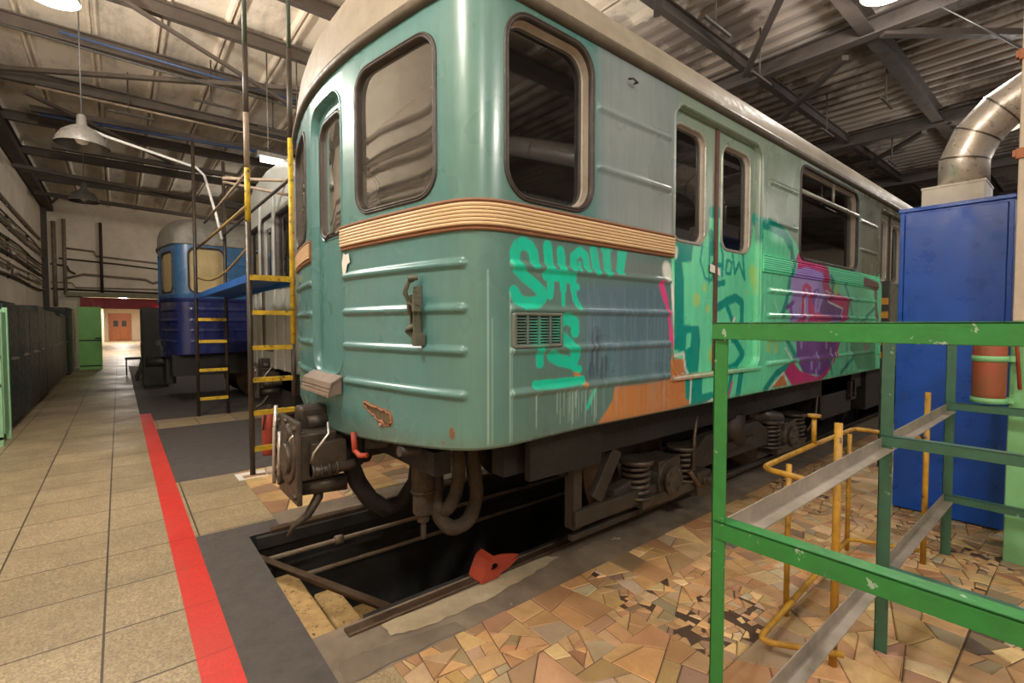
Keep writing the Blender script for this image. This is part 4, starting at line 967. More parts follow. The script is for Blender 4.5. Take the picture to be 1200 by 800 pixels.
def bogie(root, x0, org=None):
    """two-axle bogie whose first axle is at x0"""
    U = M['under2']; g_ = empty('bogie', (x0, YC, 0)); g_.parent = root; g_.location = (x0-ORG[root.name][0], 0, 0); 
    ORG[g_.name] = (x0, YC, 0)
    for ax in (x0, x0+2.1):
        m = MB(); m.cyl((ax, YC-1.0, .40), (ax, YC+1.0, .40), .07); 
        m.build('axle', U, g_)
        for sg in (-1, 1):
            yy = YC+sg*.76; Mx = Matrix.Translation((ax, yy, .405)) @ Matrix.Rotation(R(90), 4, 'X')
            m = MB(); q = -1 if sg < 0 else 1
            m.lathe([(.06, -.09*q), (.09, -.08*q), (.10, -.03*q), (.30, -.03*q), (.33, -.065*q), (.385, -.065*q), (.388, .05*q), (.42, .055*q), (.42, .075*q), (.30, .075*q), (.28, .03*q), (.06, .03*q), (.06, -.09*q)], n=40, M=Mx); m.build('wheel', M['rail'], g_)
    for sg in (-1, 1):
        y = YC+sg*1.02
        m = MB()
        m.prism([(x0-.55, .37), (x0+2.65, .37), (x0+2.65, .43), (x0+2.4, .47), (x0+1.7, .52), (x0+1.5, .62), (x0+.6, .62), (x0+.4, .52), (x0-.3, .47), (x0-.55, .43)], 1, y-.06, y+.02)
        m.build('side_frame', U, g_, bevel=.01)
        m = MB(); m.box(x0-.95, x0+.1, y-.10, y-.06, .30, .40); m.box(x0-.9, x0+2.9, y-.02, y+.02, .18, .22); m.box(x0-.95, x0-.88, y-.08, y, .28, .72); m.bar((x0-.75, y-.06, .42), (x0-.55, y-.06, .70), .05, .10); m.build('guard_bar', U, g_, bevel=.006)
        for ax in (x0, x0+2.1):
            m = MB(); m.cyl((ax, y-.12, .40), (ax, y+.12, .40), .15, 20); m.cyl((ax, y-.15, .40), (ax, y-.12, .40), .10, 20)
            m.box(ax-.34, ax+.34, y-.13, y+.06, .27, .34); m.box(ax-.13, ax+.13, y-.11, y+.09, .25, .55)
            for k in range(6): t = R(60*k); m.cyl((ax+.075*math.cos(t), y-.165, .40+.075*math.sin(t)), (ax+.075*math.cos(t), y-.14, .40+.075*math.sin(t)), .012, 6)
            m.build('axle_box', M['coupler'], g_, bevel=.008)
            for dx in (-.29, .29):
                m = MB(); m.tube([(ax+dx+.085*math.cos(t*.45), y-.03+.085*math.sin(t*.45), .345+t*.0029) for t in range(0, 72)], .0155, 7)
                m.cyl((ax+dx, y-.03, .56), (ax+dx, y-.03, .59), .12, 18); m.cyl((ax+dx, y-.03, .33), (ax+dx, y-.03, .35), .12, 18); m.build('spring', M['coupler'], g_)
        m = MB(); m.cyl((x0+1.05, y-.03, .50), (x0+1.05, y-.03, .74), .11, 18); m.box(x0+.75, x0+1.35, y-.1, y+.05, .46, .52); m.build('bolster_spring', U, g_)
        m = MB(); m.cyl((x0+1.55, y+.1, .66), (x0+1.95, y-.05, .58), .075, 14); m.cyl((x0+1.5, y+.12, .68), (x0+1.56, y+.1, .66), .04, 10); m.build('brake_cylinder', M['coupler'], g_)
        m = MB(); m.tube([(x0+.42, y-.08, .92), (x0+.30, y-.12, .66), (x0+.25, y-.14, .44)], .014, 8); m.build('brake_rod', M['rail'], g_); m = MB(); m.tube([(x0+2.9, y-.08, .92), (x0+2.7, y-.12, .5), (x0+2.5, y-.12, .40)], .014, 8); m.build('brake_rod', M['rail'], g_); m = MB(); m.tube([(x0+.2, y-.14, .43), (x0+.32, y-.15, .30), (x0+.5, y-.14, .26)], .02, 8); m.build('brake_rod', M['rail'], g_)
        m = MB(); m.box(x0+.30, x0+.48, y-.16, y-.06, .22, .40); m.box(x0+.36, x0+.55, y-.18, y-.1, .30, .36); m.cyl((x0+.42, y-.2, .33), (x0+.42, y-.1, .33), .03, 10); m.build('brake_block', M['coupler'], g_, bevel=.01)
    return g_
teal = metro_car('teal')
bogie(teal, 3.0); bogie(teal, 13.6)

# ------------------------------------------------------------------ fittings of the teal car
def fx(y): return float(np.interp(abs(YC-y), HV, HX))
# vent grille on the side
m = MB(); gb = (sX(1.385), sX(1.70), 1.39, 1.555, .015)
ring(m, 1, gb, [(.0, 0), (0, .022), (-.012, .024), (-.016, .010)]); V = np.array(m.v)
gr = m.build('vent_grille', M['teal'], teal); set_col(gr.data, lerp(teal_col(V[:,0], V[:,1], V[:,2]), np.array(C(120,100,90)[:3]), np.full(len(V), .55)))
m = MB()
for i in range(5): a = gb[0]+.012+(gb[1]-gb[0]-.024)*i/4; sweep(m, 1, [a-.007, a+.007], [(1.395, .0), (1.395, .02), (1.55, .02), (1.55, .0)])
for c_ in range(4):
    a = gb[0]+.012+(gb[1]-gb[0]-.024)*c_/4
    for r_ in range(11):
        z = 1.402+r_*.0136; sweep(m, 1, [a+.006, a+(gb[1]-gb[0]-.024)/4-.006], [(z, .004), (z+.001, .018), (z+.0075, .012), (z+.008, .004)])
V = np.array(m.v); o = m.build('louvres', M['teal'], gr); set_col(o.data, lerp(teal_col(V[:,0], V[:,1], V[:,2]), np.array(C(110,98,90)[:3]), np.full(len(V), .35)))
m = MB(); pane(m, 1, gb, .003); m.build('grille_back', M['dark'], gr)
# lamp bracket on the front
bx = fx(2.05)
m = MB()
m.box(bx-.025, bx+.01, 2.035, 2.068, 1.44, 1.68); m.box(bx-.045, bx, 2.028, 2.038, 1.44, 1.66); m.box(bx-.045, bx, 2.062, 2.070, 1.46, 1.64)
m.tube([(bx-.04, 2.075, 1.60), (bx-.06, 2.085, 1.65), (bx-.05, 2.07, 1.70), (bx-.03, 2.055, 1.715)], [.010, .013, .012, .014], 8)
m.tube([(bx-.04, 2.03, 1.58), (bx-.06, 2.045, 1.60), (bx-.05, 2.06, 1.55)], .012, 8)
m.cyl((bx-.04, 1.99, 1.60), (bx-.04, 2.03, 1.60), .014, 10); m.box(bx-.06, bx-.02, 1.995, 2.018, 1.56, 1.63)
m.tube([(bx-.03, 2.04, 1.50), (bx-.06, 2.055, 1.48), (bx-.05, 2.09, 1.47), (bx-.03, 2.06, 1.44), (bx-.04, 2.02, 1.42)], .011, 8); m.box(bx-.05, bx, 2.0, 2.035, 1.40, 1.46); m.cyl((bx-.06, 2.055, 1.715), (bx-.02, 2.03, 1.72), .013, 8)
m.build('lamp_bracket', paintm('grimy_green_iron', (96, 96, 78), (50, 44, 38), .8, .5, scale=14), teal, bevel=.003)
# torn plate edge of the hole
m = MB(); hp = HOLE
rj = random.Random(2); m.tube([(fx(y)-.002-rj.random()*.006, y, z) for y, z in hp], [.002+.004*rj.random() for _ in hp], 5, closed=True)
m.add([(fx(2.34)-.006, 2.39, .995), (fx(2.34)-.022, 2.36, .968), (fx(2.34)-.006, 2.335, .99), (fx(2.34)-.003, 2.36, 1.01)], [(0,1,2,3)])
m.build('torn_edge', paintm('rusty_torn_edge', (176,124,92), (90,60,42), .7, .8, scale=30), teal)
# red hook below the front
m = MB(); m.cyl((1.0, 2.62, .90), (1.0, 2.60, .79), .016, 10); m.tube([(1.0, 2.60, .80), (1.0, 2.54, .785), (1.03, 2.50, .79)], .014, 8); m.build('red_handle', M['red'], teal)
# papers
m = MB(); m.add([(fx(2.72)-.008, 2.725, 1.905), (fx(2.7)-.012, 2.695, 1.89), (fx(2.67)-.010, 2.66, 1.895), (fx(2.65)-.010, 2.645, 1.845), (fx(2.69)-.008, 2.68, 1.835), (fx(2.7)-.01, 2.70, 1.785), (fx(2.72)-.012, 2.73, 1.775), (fx(2.74)-.010, 2.745, 1.85)], [tuple(range(8))])
tag(m.build('paper_scrap', M['white']), 'torn scrap of white paper stuck on the teal car front beside the front door', 'paper')
m = MB(); p = [S(1, sX(a), z, -.030) for a, z in ((3.20, 1.925), (3.33, 1.90), (3.345, 1.845), (3.30, 1.855), (3.195, 1.87))]; m.add([tuple(float(q) for q in k) for k in p], [(0,1,2,3,4)])
tag(m.build('paper_scrap', M['white']), 'small white paper stuck across the sliding doors amid the graffiti', 'paper')
# drain hook near the eave
m = MB(); m.tube([(2.22, 1.69, 2.86), (2.22, 1.66, 2.85), (2.26, 1.66, 2.84), (2.27, 1.69, 2.85)], .006, 6); m.build('eave_hook', M['gasket'], teal)

def coupler(root, x, yc, z=.76):
    c = empty('coupler', (x, yc, z)); c.parent = root; c.location = (x-ORG[root.name][0], yc-ORG[root.name][1], z-ORG[root.name][2]); ORG[c.name] = (x, yc, z)
    K_ = M['coupler']
    m = MB(); m.lathe([(0, 0), (.17, 0), (.185, .012), (.185, .03), (.15, .04), (0, .04)], n=32, M=Matrix.Translation((x-.29, yc, z)) @ Matrix.Rotation(R(90), 4, 'Y'), smooth=False)
    m.box(x-.26, x-.04, yc-.17, yc+.16, z-.14, z+.13); m.box(x-.275, x-.245, yc-.20, yc+.20, z-.27, z+.21); m.box(x-.04, x+.02, yc-.13, yc+.13, z-.11, z+.10)
    m.cyl((x-.30, yc-.07, z+.13), (x-.22, yc-.07, z+.13), .045, 16); m.cyl((x-.30, yc+.12, z-.16), (x-.22, yc+.12, z-.16), .05, 16); m.cyl((x-.31, yc-.05, z-.02), (x-.27, yc-.05, z-.02), .09, 20)
    for (dy, dz) in ((-.17, .17), (.17, .17), (-.17, -.22), (.17, -.22), (0, .19)): m.cyl((x-.29, yc+dy, z+dz), (x-.24, yc+dy, z+dz), .018, 6)
    m.build('coupler_head', K_, c, bevel=.008)
    m = MB(); m.cyl((x-.22, yc-.10, z-.19), (x+.02, yc-.16, z-.19), .05, 14); m.build('lower_cylinder', K_, c); m = MB(); m.cyl((x-.16, yc+.02, z+.16), (x-.02, yc+.02, z+.16), .05, 14); m.build('upper_cylinder', K_, c); m = MB(); m.box(x-.2, x+.0, yc-.22, yc-.15, z-.06, z+.08); m.cyl((x-.2, yc-.20, z-.08), (x+.05, yc-.20, z-.08), .035, 12)
    for k in range(4): m.cyl((x-.2+.045*k, yc-.20, z-.08), (x-.185+.045*k, yc-.20, z-.08), .046, 12)
    m.build('valve_block', K_, c, bevel=.004)
    m = MB(); m.box(x-.2, x+.02, yc+.0, yc+.13, z+.11, z+.26); m.build('contact_box', K_, c, bevel=.02)
    m = MB(); m.tube([(x-.24+.05*math.cos(t), yc-.12+.012*math.sin(t*2), z+.10+.03*math.sin(t)) for t in np.linspace(0, 2*math.pi, 20)[:-1]], .007, 6, closed=True)
    m.tube([(x-.2, yc-.2, z-.03), (x-.2, yc-.26, z+.04), (x-.12, yc-.27, z+.14), (x-.1, yc-.2, z+.19)], .007, 6); m.build('wire_loop', M['galv'], c)
    m = MB(); m.tube([(x-.12, yc-.08, z-.18), (x-.13, yc-.10, z-.27), (x-.20, yc-.12, z-.36), (x-.27, yc-.11, z-.40), (x-.30, yc-.10, z-.46)], [.03, .03, .024, .018, .013], 8); m.build('release_lever', K_, c)
    m = MB(); m.tube([(x-.31, yc+.17, z-.22), (x-.30, yc+.185, z+.1), (x-.29, yc+.18, z+.26)], .012, 6); m.tube([(x-.31, yc+.05, z-.14), (x-.30, yc+.06, z+.12)], .010, 6); m.build('bright_rod', M['galv'], c)
    m = MB(); m.tube([(x, yc, z-.02), (x+.5, yc, z-.02), (x+1.2, yc, z)], [.085, .085, .07], 16); m.box(x+.02, x+.14, yc-.12, yc+.12, z-.12, z+.09); m.cyl((x+.15, yc, z-.02), (x+.21, yc, z-.02), .12, 18); m.build('drawbar', M['under2'], c, bevel=.004)
    m = MB(); m.tube([(x+.02, yc-.10, z+.04), (x+.05, yc-.12, z-.08), (x+.10, yc-.13, z-.22), (x+.18, yc-.13, z-.35), (x+.28, yc-.13, z-.43), (x+.40, yc-.13, z-.42), (x+.50, yc-.13, z-.30), (x+.53, yc-.13, z-.1), (x+.53, yc-.13, z+.1)], .055, 12); m.build('air_hose', M['rubber'], c)
    m = MB(); m.tube([(x-.1, yc+.1, z+.2), (x+.02, yc+.18, z+.27), (x+.12, yc+.12, z+.18), (x+.3, yc+.1, z+.15)], .022, 8); m.build('cable', M['rubber'], c)
    return c
coupler(teal, 1.03, YC, .74)
# hanging hoses and the canvas-sleeved valve under the front corner
for pts, r, mt, nm in [([(1.56, 2.28, .93), (1.57, 2.29, .76), (1.60, 2.30, .60), (1.61, 2.30, .49), (1.57, 2.31, .37), (1.50, 2.33, .325), (1.44, 2.35, .34), (1.40, 2.38, .42), (1.41, 2.42, .55), (1.43, 2.46, .9)], .042, 'fabric', 'brake_hose'),
                  ([(1.47, 2.27, .93), (1.47, 2.28, .78), (1.48, 2.29, .66), (1.47, 2.30, .55), (1.44, 2.33, .46), (1.41, 2.36, .44), (1.39, 2.42, .50), (1.41, 2.50, .7), (1.41, 2.52, .9)], .038, 'fabric', 'brake_hose')]:
    P = []; q_ = [pts[0]]+pts+[pts[-1]]
    for i in range(1, len(q_)-2):
        for t in (0, .25, .5, .75):
            P.append(tuple(.5*(2*q_[i][k]+(q_[i+1][k]-q_[i-1][k])*t+(2*q_[i-1][k]-5*q_[i][k]+4*q_[i+1][k]-q_[i+2][k])*t*t+(3*q_[i][k]-q_[i-1][k]-3*q_[i+1][k]+q_[i+2][k])*t**3) for k in range(3)))
    P.append(pts[-1]); rj = random.Random(4)
    m = MB(); m.tube(P, [r*rj.uniform(.95, 1.06) for _ in P], 12); m.build(nm, M[mt], teal)
m = MB(); m.cyl((1.33, 2.43, .93), (1.33, 2.43, .70), .035); m.cyl((1.33, 2.43, .72), (1.33, 2.43, .55), .066); m.cyl((1.33, 2.43, .545), (1.33, 2.43, .42), .060); m.cyl((1.33, 2.43, .56), (1.33, 2.43, .54), .072); m.cyl((1.33, 2.43, .42), (1.33, 2.43, .37), .035); m.cyl((1.33, 2.43, .38), (1.33, 2.43, .27), .016)
m.build('sleeved_valve', M['fabric'], teal, bevel=.006)
for i, (y, z) in enumerate(((2.22, .86), (2.62, .82), (3.5, .8))):
    m = MB(); m.tube([(1.08, y, z), (1.3, y+.02, z-.03), (1.9, y+.1, z-.05), (2.6, y+.15, z)], .028, 8); m.build('air_pipe', M['under2'], teal)
for bb in ((2.0, 2.22, 1.98, 2.2, .60, .74), (5.9, 6.9, 1.9, 2.5, .45, .95), (7.3, 8.4, 1.85, 2.5, .42, .95), (8.8, 9.5, 1.85, 2.4, .5, .95)):
    m = MB(); m.box(*bb); m.build('equipment_box', M['under'], teal, bevel=.01)
m = MB(); m.cyl((10, 2.1, .66), (12.0, 2.1, .66), .2, 18); m.box(10.3, 10.36, 2.0, 2.2, .8, .95); m.box(11.6, 11.66, 2.0, 2.2, .8, .95); m.build('air_tank', M['under'], teal)
m = MB(); m.box(6.75, 6.80, 1.86, 1.9, .62, .82); m.box(6.9, 6.95, 1.86, 1.9, .62, .82); m.box(6.75, 6.95, 1.86, 1.9, .60, .63); m.build('step_iron', M['coupler'], teal)

# chock on the near rail
m = MB()
P = [(1.575, .012), (1.60, .07), (1.63, .125), (1.67, .145), (1.73, .140), (1.83, .112), (1.855, .10), (1.85, .082), (1.79, .085), (1.775, .045), (1.72, .035), (1.70, .012)]
ctr = (1.665, .085); inner = [(ctr[0]+.026*math.cos(t)*(1.3 if math.cos(t) > 0 else 1), ctr[1]+.022*math.sin(t)) for t in np.linspace(0, 2*math.pi, 13)[:-1]]
def holed_plate(m, P, I, y0, y1):
    # ring of quads between the outline and the hole, by nearest angle
    c = (sum(p[0] for p in I)/len(I), sum(p[1] for p in I)/len(I)); ang = lambda p: math.atan2(p[1]-c[1], p[0]-c[0])
    A = sorted(P, key=ang); B = sorted(I, key=ang); pts = [(p, 0) for p in A]+[(p, 1) for p in B]
    n = len(A)
    for y in (y0, y1): m.add([(p[0], y, p[1]) for p in A]+[(B[min(range(len(B)), key=lambda k: abs((ang(B[k])-ang(p)+math.pi) % (2*math.pi)-math.pi))][0], y, B[min(range(len(B)), key=lambda k: abs((ang(B[k])-ang(p)+math.pi) % (2*math.pi)-math.pi))][1]) for p in A], [(i, (i+1) % n, (i+1) % n+n, i+n) for i in range(n)])
    m.add([(p[0], y, p[1]) for y in (y0, y1) for p in A], [(i, (i+1) % n, (i+1) % n+n, i+n) for i in range(n)])
holed_plate(m, P, inner, 2.200, 2.212); m.prism([(1.575, .012), (1.60, .07), (1.63, .125), (1.67, .145), (1.70, .012)], 1, 2.325, 2.337)
m.prism([(1.575, .012), (1.60, .07), (1.63, .125), (1.67, .145), (1.67, .133), (1.637, .117), (1.61, .065), (1.59, .012)], 1, 2.212, 2.325)
m.prism([(1.575, .012), (1.72, .012), (1.72, .022), (1.575, .022)], 1, 2.212, 2.325)
tag(m.build('wheel_chock', M['red'], bevel=.002), 'rusty red-orange iron wheel chock on the near rail under the teal car', 'wheel chock')

# ------------------------------------------------------------------ blue car and grey car
blue = metro_car('blue'); blue.location = (1.0-.36, 11.85, 0)
# navy / dark trim coupler and boxes
m = MB(); m.box(1.1, 6, YC-1.2, YC+1.2, .55, .94); m.build('equipment_box', M['under'], blue)
m = MB(); m.box(1.05, 1.2, YC-.5, YC+.5, .35, .9); m.cyl((.75, YC, .76), (1.3, YC, .76), .1); m.build('coupler', M['under'], blue)
for x in (2.6, 4.7):
    for s_ in (-1, 1):
        m = MB(); m.lathe([(0, -.05), (.39, -.05), (.42, .05), (0, .05)], n=28, M=Matrix.Translation((x, YC+s_*.76, .405)) @ Matrix.Rotation(R(90), 4, 'X')); m.build('wheel', M['rail'], blue)
m = MB(); m.box(1.145, 1.150, 1.95, 2.15, 1.62, 1.70)
m.build('number_plate', M['white'], blue)

grey = empty('metro_car', (1.65, 7.45, 0), 'flat-fronted grey metro car behind the scaffold platform', 'train car')
m = MB(); GX, G0, G1 = 1.65, 6.08, 8.82
def facade(m, holes, x, y0, y1, z0, z1, th=.05):
    ys = sorted(set([y0, y1]+[h[0] for h in holes]+[h[1] for h in holes])); zs = sorted(set([z0, z1]+[h[2] for h in holes]+[h[3] for h in holes]))
    for i in range(len(ys)-1):
        for j in range(len(zs)-1):
            cy, cz = (ys[i]+ys[i+1])/2, (zs[j]+zs[j+1])/2
            if any(h[0] < cy < h[1] and h[2] < cz < h[3] for h in holes): continue
            m.box(x, x+th, ys[i], ys[i+1], zs[j], zs[j+1])
gh = [(6.25, 6.98, 2.0, 2.95), (7.12, 7.78, 1.15, 3.0), (7.92, 8.6, 2.0, 2.95)]
facade(m, gh, GX, G0, G1, .9, 3.25); m.prism([(G0, 3.25), (G1, 3.25), (G1-.12, 3.42), (G1-.5, 3.58), (YC+4.42, 3.64), (G0+.5, 3.58), (G0+.12, 3.42)], 0, GX, GX+.05)
m.box(GX+.05, 19, G0, G0+.04, .95, 3.25); m.box(GX+.05, 19, G1-.04, G1, .95, 3.25); m.build('body_shell', M['greycar'], grey)
m = MB(); m.prism([(G0-.02, 3.25), (G1+.02, 3.25), (G1-.12, 3.44), (G1-.5, 3.60), (7.45, 3.66), (G0+.5, 3.60), (G0+.12, 3.44)], 0, GX+.05, 19); m.build('roof', M['roof'], grey)
for (a, b_, c_, d_) in gh:
    m = MB(); lp = rrect_loop(a, b_, c_, d_, .07); n = len(lp)
    vs2 = []
    for (y, z, ny, nz) in lp: vs2 += [(GX-.012, y+ny*.03, z+nz*.03), (GX-.02, y, z), (GX+.04, y-ny*.015, z-nz*.015)]
    m.add(vs2, [(i*3+k, ((i+1) % n)*3+k, ((i+1) % n)*3+k+1, i*3+k+1) for i in range(n) for k in (0, 1)], True)
    fr_ = m.build('window_frame' if c_ > 1.5 else 'door_frame', M['gasket'], grey)
    if c_ > 1.5: m = MB(); m.box(GX+.03, GX+.036, a, b_, c_, d_); m.build('glass', M['glass'], fr_)
    else:
        m = MB(); facade(m, [(a+.14, b_-.14, 2.0, 2.85)], GX+.02, a, b_, c_, d_, .02); m.build('front_door', M['greycar'], grey); m = MB(); m.box(GX+.03, GX+.036, a+.14, b_-.14, 2.0, 2.85); m.build('glass', M['glass'], fr_)
for y in (6.12, 6.6, 7.05, 7.85, 8.2, 8.72):
    if y in (6.6, 8.2): m = MB(); m.box(GX-.03, GX, y-.03, y+.03, .9, 1.96)
    else: m = MB(); m.box(GX-.035, GX, y-.045, y+.045, .9, 3.25)
    m.build('pillar_strip', M['greycar'], grey, bevel=.008)
m = MB(); m.box(GX+.1, 18, G0+.1, G1-.1, .6, .93); m.box(GX+.1, GX+.2, 6.6, 8.2, .35, .9); m.build('underframe', M['under'], grey)
coupler(grey, 1.72, 7.45, .76)
for x in (3.4, 5.5):
    for s_ in (-1, 1):
        m = MB(); m.lathe([(0, -.05), (.39, -.05), (.42, .05), (0, .05)], n=28, M=Matrix.Translation((x, 7.45+s_*.76, .405)) @ Matrix.Rotation(R(90), 4, 'X')); m.build('wheel', M['rail'], grey)

M['chainy'] = paintm('worn_ochre_pipe', (150,124,66), (84,70,48), .7, .6, scale=8)
# ------------------------------------------------------------------ scaffold platform with ladders
sf = empty('scaffold', (1.0, 5.3, 0), 'blue work platform on black and yellow pipe ladders in front of the grey car', 'scaffold')
XA, XB, YA, YB, ZP = 1.0, 1.40, 5.30, 9.30, 1.97
def pole(x, y, z1, segs):
    for (a, b_, mt) in segs:
        m = MB(); m.cyl((x, y, a), (x, y, b_), .026 if mt != 'greenpole' else .022, 12); m.build('pole', M[mt], sf)
pole(XA, YA, 5.3, [(0, 2.5, 'black'), (2.5, 3.02, 'yellow2'), (3.02, 3.55, 'pipe'), (3.55, 4.2, 'black'), (4.2, 5.5, 'greenpole')])
pole(XB, YA, 5.3, [(.75, 1.3, 'black'), (1.3, 3.4, 'yellow2'), (3.4, 4.3, 'black'), (4.3, 5.5, 'greenpole')])
pole(XA-.02, YB, 4, [(0, 4.45, 'black')]); pole(XB, YB, 4, [(0, 4.2, 'black')])
m = MB(); m.box(XA-.02, XB+.02, YA, YB, ZP-.015, ZP+.01); m.box(XA-.03, XA, YA, YB, ZP-.06, ZP+.015); m.box(XB, XB+.03, YA, YB, ZP-.06, ZP+.015); m.build('platform', M['platblue'], sf)
m = MB(); m.box(XA, XB+.0, YA-.03, YA, ZP-.035, ZP+.02); m.build('platform_edge', M['yellow2'], sf)
for z in (.26, .62, .95, 1.27, 1.62):
    m = MB(); m.box(XA, XB, YA-.02, YA+.03, z-.025, z+.02); m.build('rung', M['yellow2'], sf)
for z in (.28, .75, 1.22, 1.58):
    m = MB(); m.box(XA, XB, YB-.05, YB, z-.025, z+.025); m.build('rung', M['yellow2'], sf)
for a, b_, mt, r in [((XA, YA, 2.66), (XA, YB, 2.72), 'chainy', .018), ((XA, YA, 2.98), (XA, 8.3, 2.98), 'pipe', .016), ((XA, YA, 2.25), (XA, YA+.05, 2.25), 'yellow2', .018), ((XB, YA, 3.0), (XB, YB, 3.0), 'black', .018)]:
    m = MB(); m.cyl(a, b_, r, 8); m.build('brace', M[mt], sf)
m = MB(); m.tube([(XA, YA+4.0*t, 2.26-.16*math.sin(t*math.pi)) for t in (0, .15, .3, .45, .6, .75, .9, 1)], .014, 6); m.build('slack_chain', M['chainy'], sf)

m = MB(); m.lathe([(0, 0), (.075, 0), (.078, .02), (.078, .42), (.055, .48), (.02, .50), (.02, .55), (0, .55)], (1.32, 6.05, .0), 20)
fe = m.build('fire_extinguisher', M['red']); tag(fe, 'red fire extinguisher standing behind the foot of the near scaffold ladder', 'extinguisher')
m = MB(); m.tube([(1.32, 6.05, .53), (1.27, 6.0, .52), (1.24, 5.98, .3)], .01, 6); m.box(1.30, 1.34, 5.98, 6.10, .54, .57); o = m.build('valve', M['dark']); o.parent = fe; ORG[o.name] = (0,0,0)
m = MB(); m.box(.86, 1.12, 5.18, 5.42, .0, .006); tag(m.build('floor_patch', M['white']), 'white patch under the foot of the scaffold ladder', 'patch')

# ------------------------------------------------------------------ left wall: lockers and pipes
LK = [(9.2, 10.4, 'locker', 1.82), (10.42, 11.6, 'locker', 1.80), (11.62, 12.7, 'locker2', 1.78), (12.72, 13.9, 'locker', 1.86), (13.92, 15.0, 'locker2', 1.80), (15.02, 16.2, 'locker', 1.80), (16.22, 17.4, 'locker2', 1.72), (17.42, 18.9, 'locker2', 1.78)]
for i, (y0, y1, mt, h) in enumerate(LK):
    r_ = empty('locker', (-1.2, y0, 0), ['dark teal steel locker, nearest of the row by the left wall', 'dark teal steel locker, second of the left row', 'dark grey steel locker, third of the left row', 'dark teal steel locker, slightly taller, fourth of the left row', 'dark grey steel locker, fifth of the left row', 'dark teal steel locker, sixth of the left row', 'low grey steel locker, seventh of the left row', 'wide grey steel locker, farthest of the left row'][i], 'locker', 'lockers along the left wall')
    m = MB(); m.box(-1.72, -1.21, y0, y1, .06, h); m.box(-1.70, -1.25, y0+.03, y1-.03, 0, .06); m.build('body', M[mt], r_, bevel=.006)
    ym = (y0+y1)/2
    for (a, b_) in ((y0+.02, ym-.005), (ym+.005, y1-.02)):
        m = MB(); m.box(-1.21, -1.185, a, b_, .1, h-.04); dr = m.build('door', M[mt], r_, bevel=.004)
        hy = b_-.07 if a < ym-.1 and b_ < ym else a+.07
        m = MB(); m.box(-1.185, -1.150, hy-.02, hy+.02, 1.0, 1.04); m.cyl((-1.16, hy, 1.02), (-1.12, hy, 1.02), .02, 8); m.build('handle', M['steel'], dr)
# open pale green locker frame at the picture edge
r_ = empty('open_locker', (-1.3, 8.55, 0), 'pale green metal locker frame with open door at the left picture edge', 'locker')
m = MB()
for (x, y) in ((-1.15, 8.5), (-1.15, 9.05), (-1.7, 8.5), (-1.7, 9.05)): m.box(x-.025, x+.025, y-.025, y+.025, 0, 1.72)
for z in (.1, .75, 1.1, 1.68): m.box(-1.725, -1.125, 8.475, 8.52, z-.02, z+.02); m.box(-1.725, -1.125, 9.03, 9.075, z-.02, z+.02); m.box(-1.725, -1.68, 8.5, 9.05, z-.02, z+.02)
m.box(-1.7, -1.69, 8.5, 9.05, .1, 1.7); m.build('frame', M['mint'], r_, bevel=.003)
m = MB(); m.box(-1.17, -1.14, 8.72, 9.03, .12, 1.66); m.build('door', M['mint'], r_, bevel=.004)
# grey cabinet and pipes by the far corner
m = MB(); m.box(-1.75, -1.15, 19.3, 21.6, 0, 2.0); tag(m.build('wall_cabinet', M['locker2'], bevel=.01), 'tall plain grey cabinet at the end of the locker row by the green door', 'cabinet')
gd = empty('open_door', (-1.05, 21.9, 0), 'bright green steel door standing open at the end of the aisle', 'door')
m = MB(); m.box(-1.04, -.45, 21.25, 21.30, .004, 2.08); lf = m.build('door_leaf', M['greendoor'], gd, bevel=.004)
m = MB(); m.box(-1.02, -.47, 21.235, 21.25, .95, .99); m.box(-1.02, -.47, 21.235, 21.25, .1, .14); m.box(-.62, -.48, 21.2, 21.24, 1.02, 1.06); m.build('handle', M['dark'], lf)
# pipes and cables along the left wall
rp = random.Random(21)
for i in range(11):
    z = [2.55, 2.72, 2.84, 3.02, 3.14, 3.24, 3.34, 3.62, 3.72, 3.82, 4.1][i]; r = [.03, .022, .018, .035, .02, .018, .025, .03, .02, .018, .035][i]
    m = MB(); P = []; y = -4.0; zz = z
    while y < 21.4:
        P.append((-1.80+.012*math.sin(y*1.3+i), y, zz+.02*math.sin(y*.9+i*2)))
        if i in (1, 4, 8) and abs(y % 6-3) < .3: P.append((-1.8, y+.06, zz-.12)); P.append((-1.8, y+.5, zz-.12))
        y += .8
    m.tube(P, r, 7)
    for y in (3, 6, 9, 12, 15, 18): m.box(-1.85, -1.80, y-.02, y+.02, z-.05, z+.05)
    tag(m.build('wall_pipe', M['pipe' if i % 3 else 'piped']), ('lowest', 'second lowest', 'third lowest', 'fourth from below', 'fifth from below', 'sixth of eleven', 'fifth from the top', 'fourth from the top', 'third from the top', 'second from the top', 'topmost')[i]+' of the long pipes along the left wall above the lockers', 'pipe', 'pipes along the left wall')
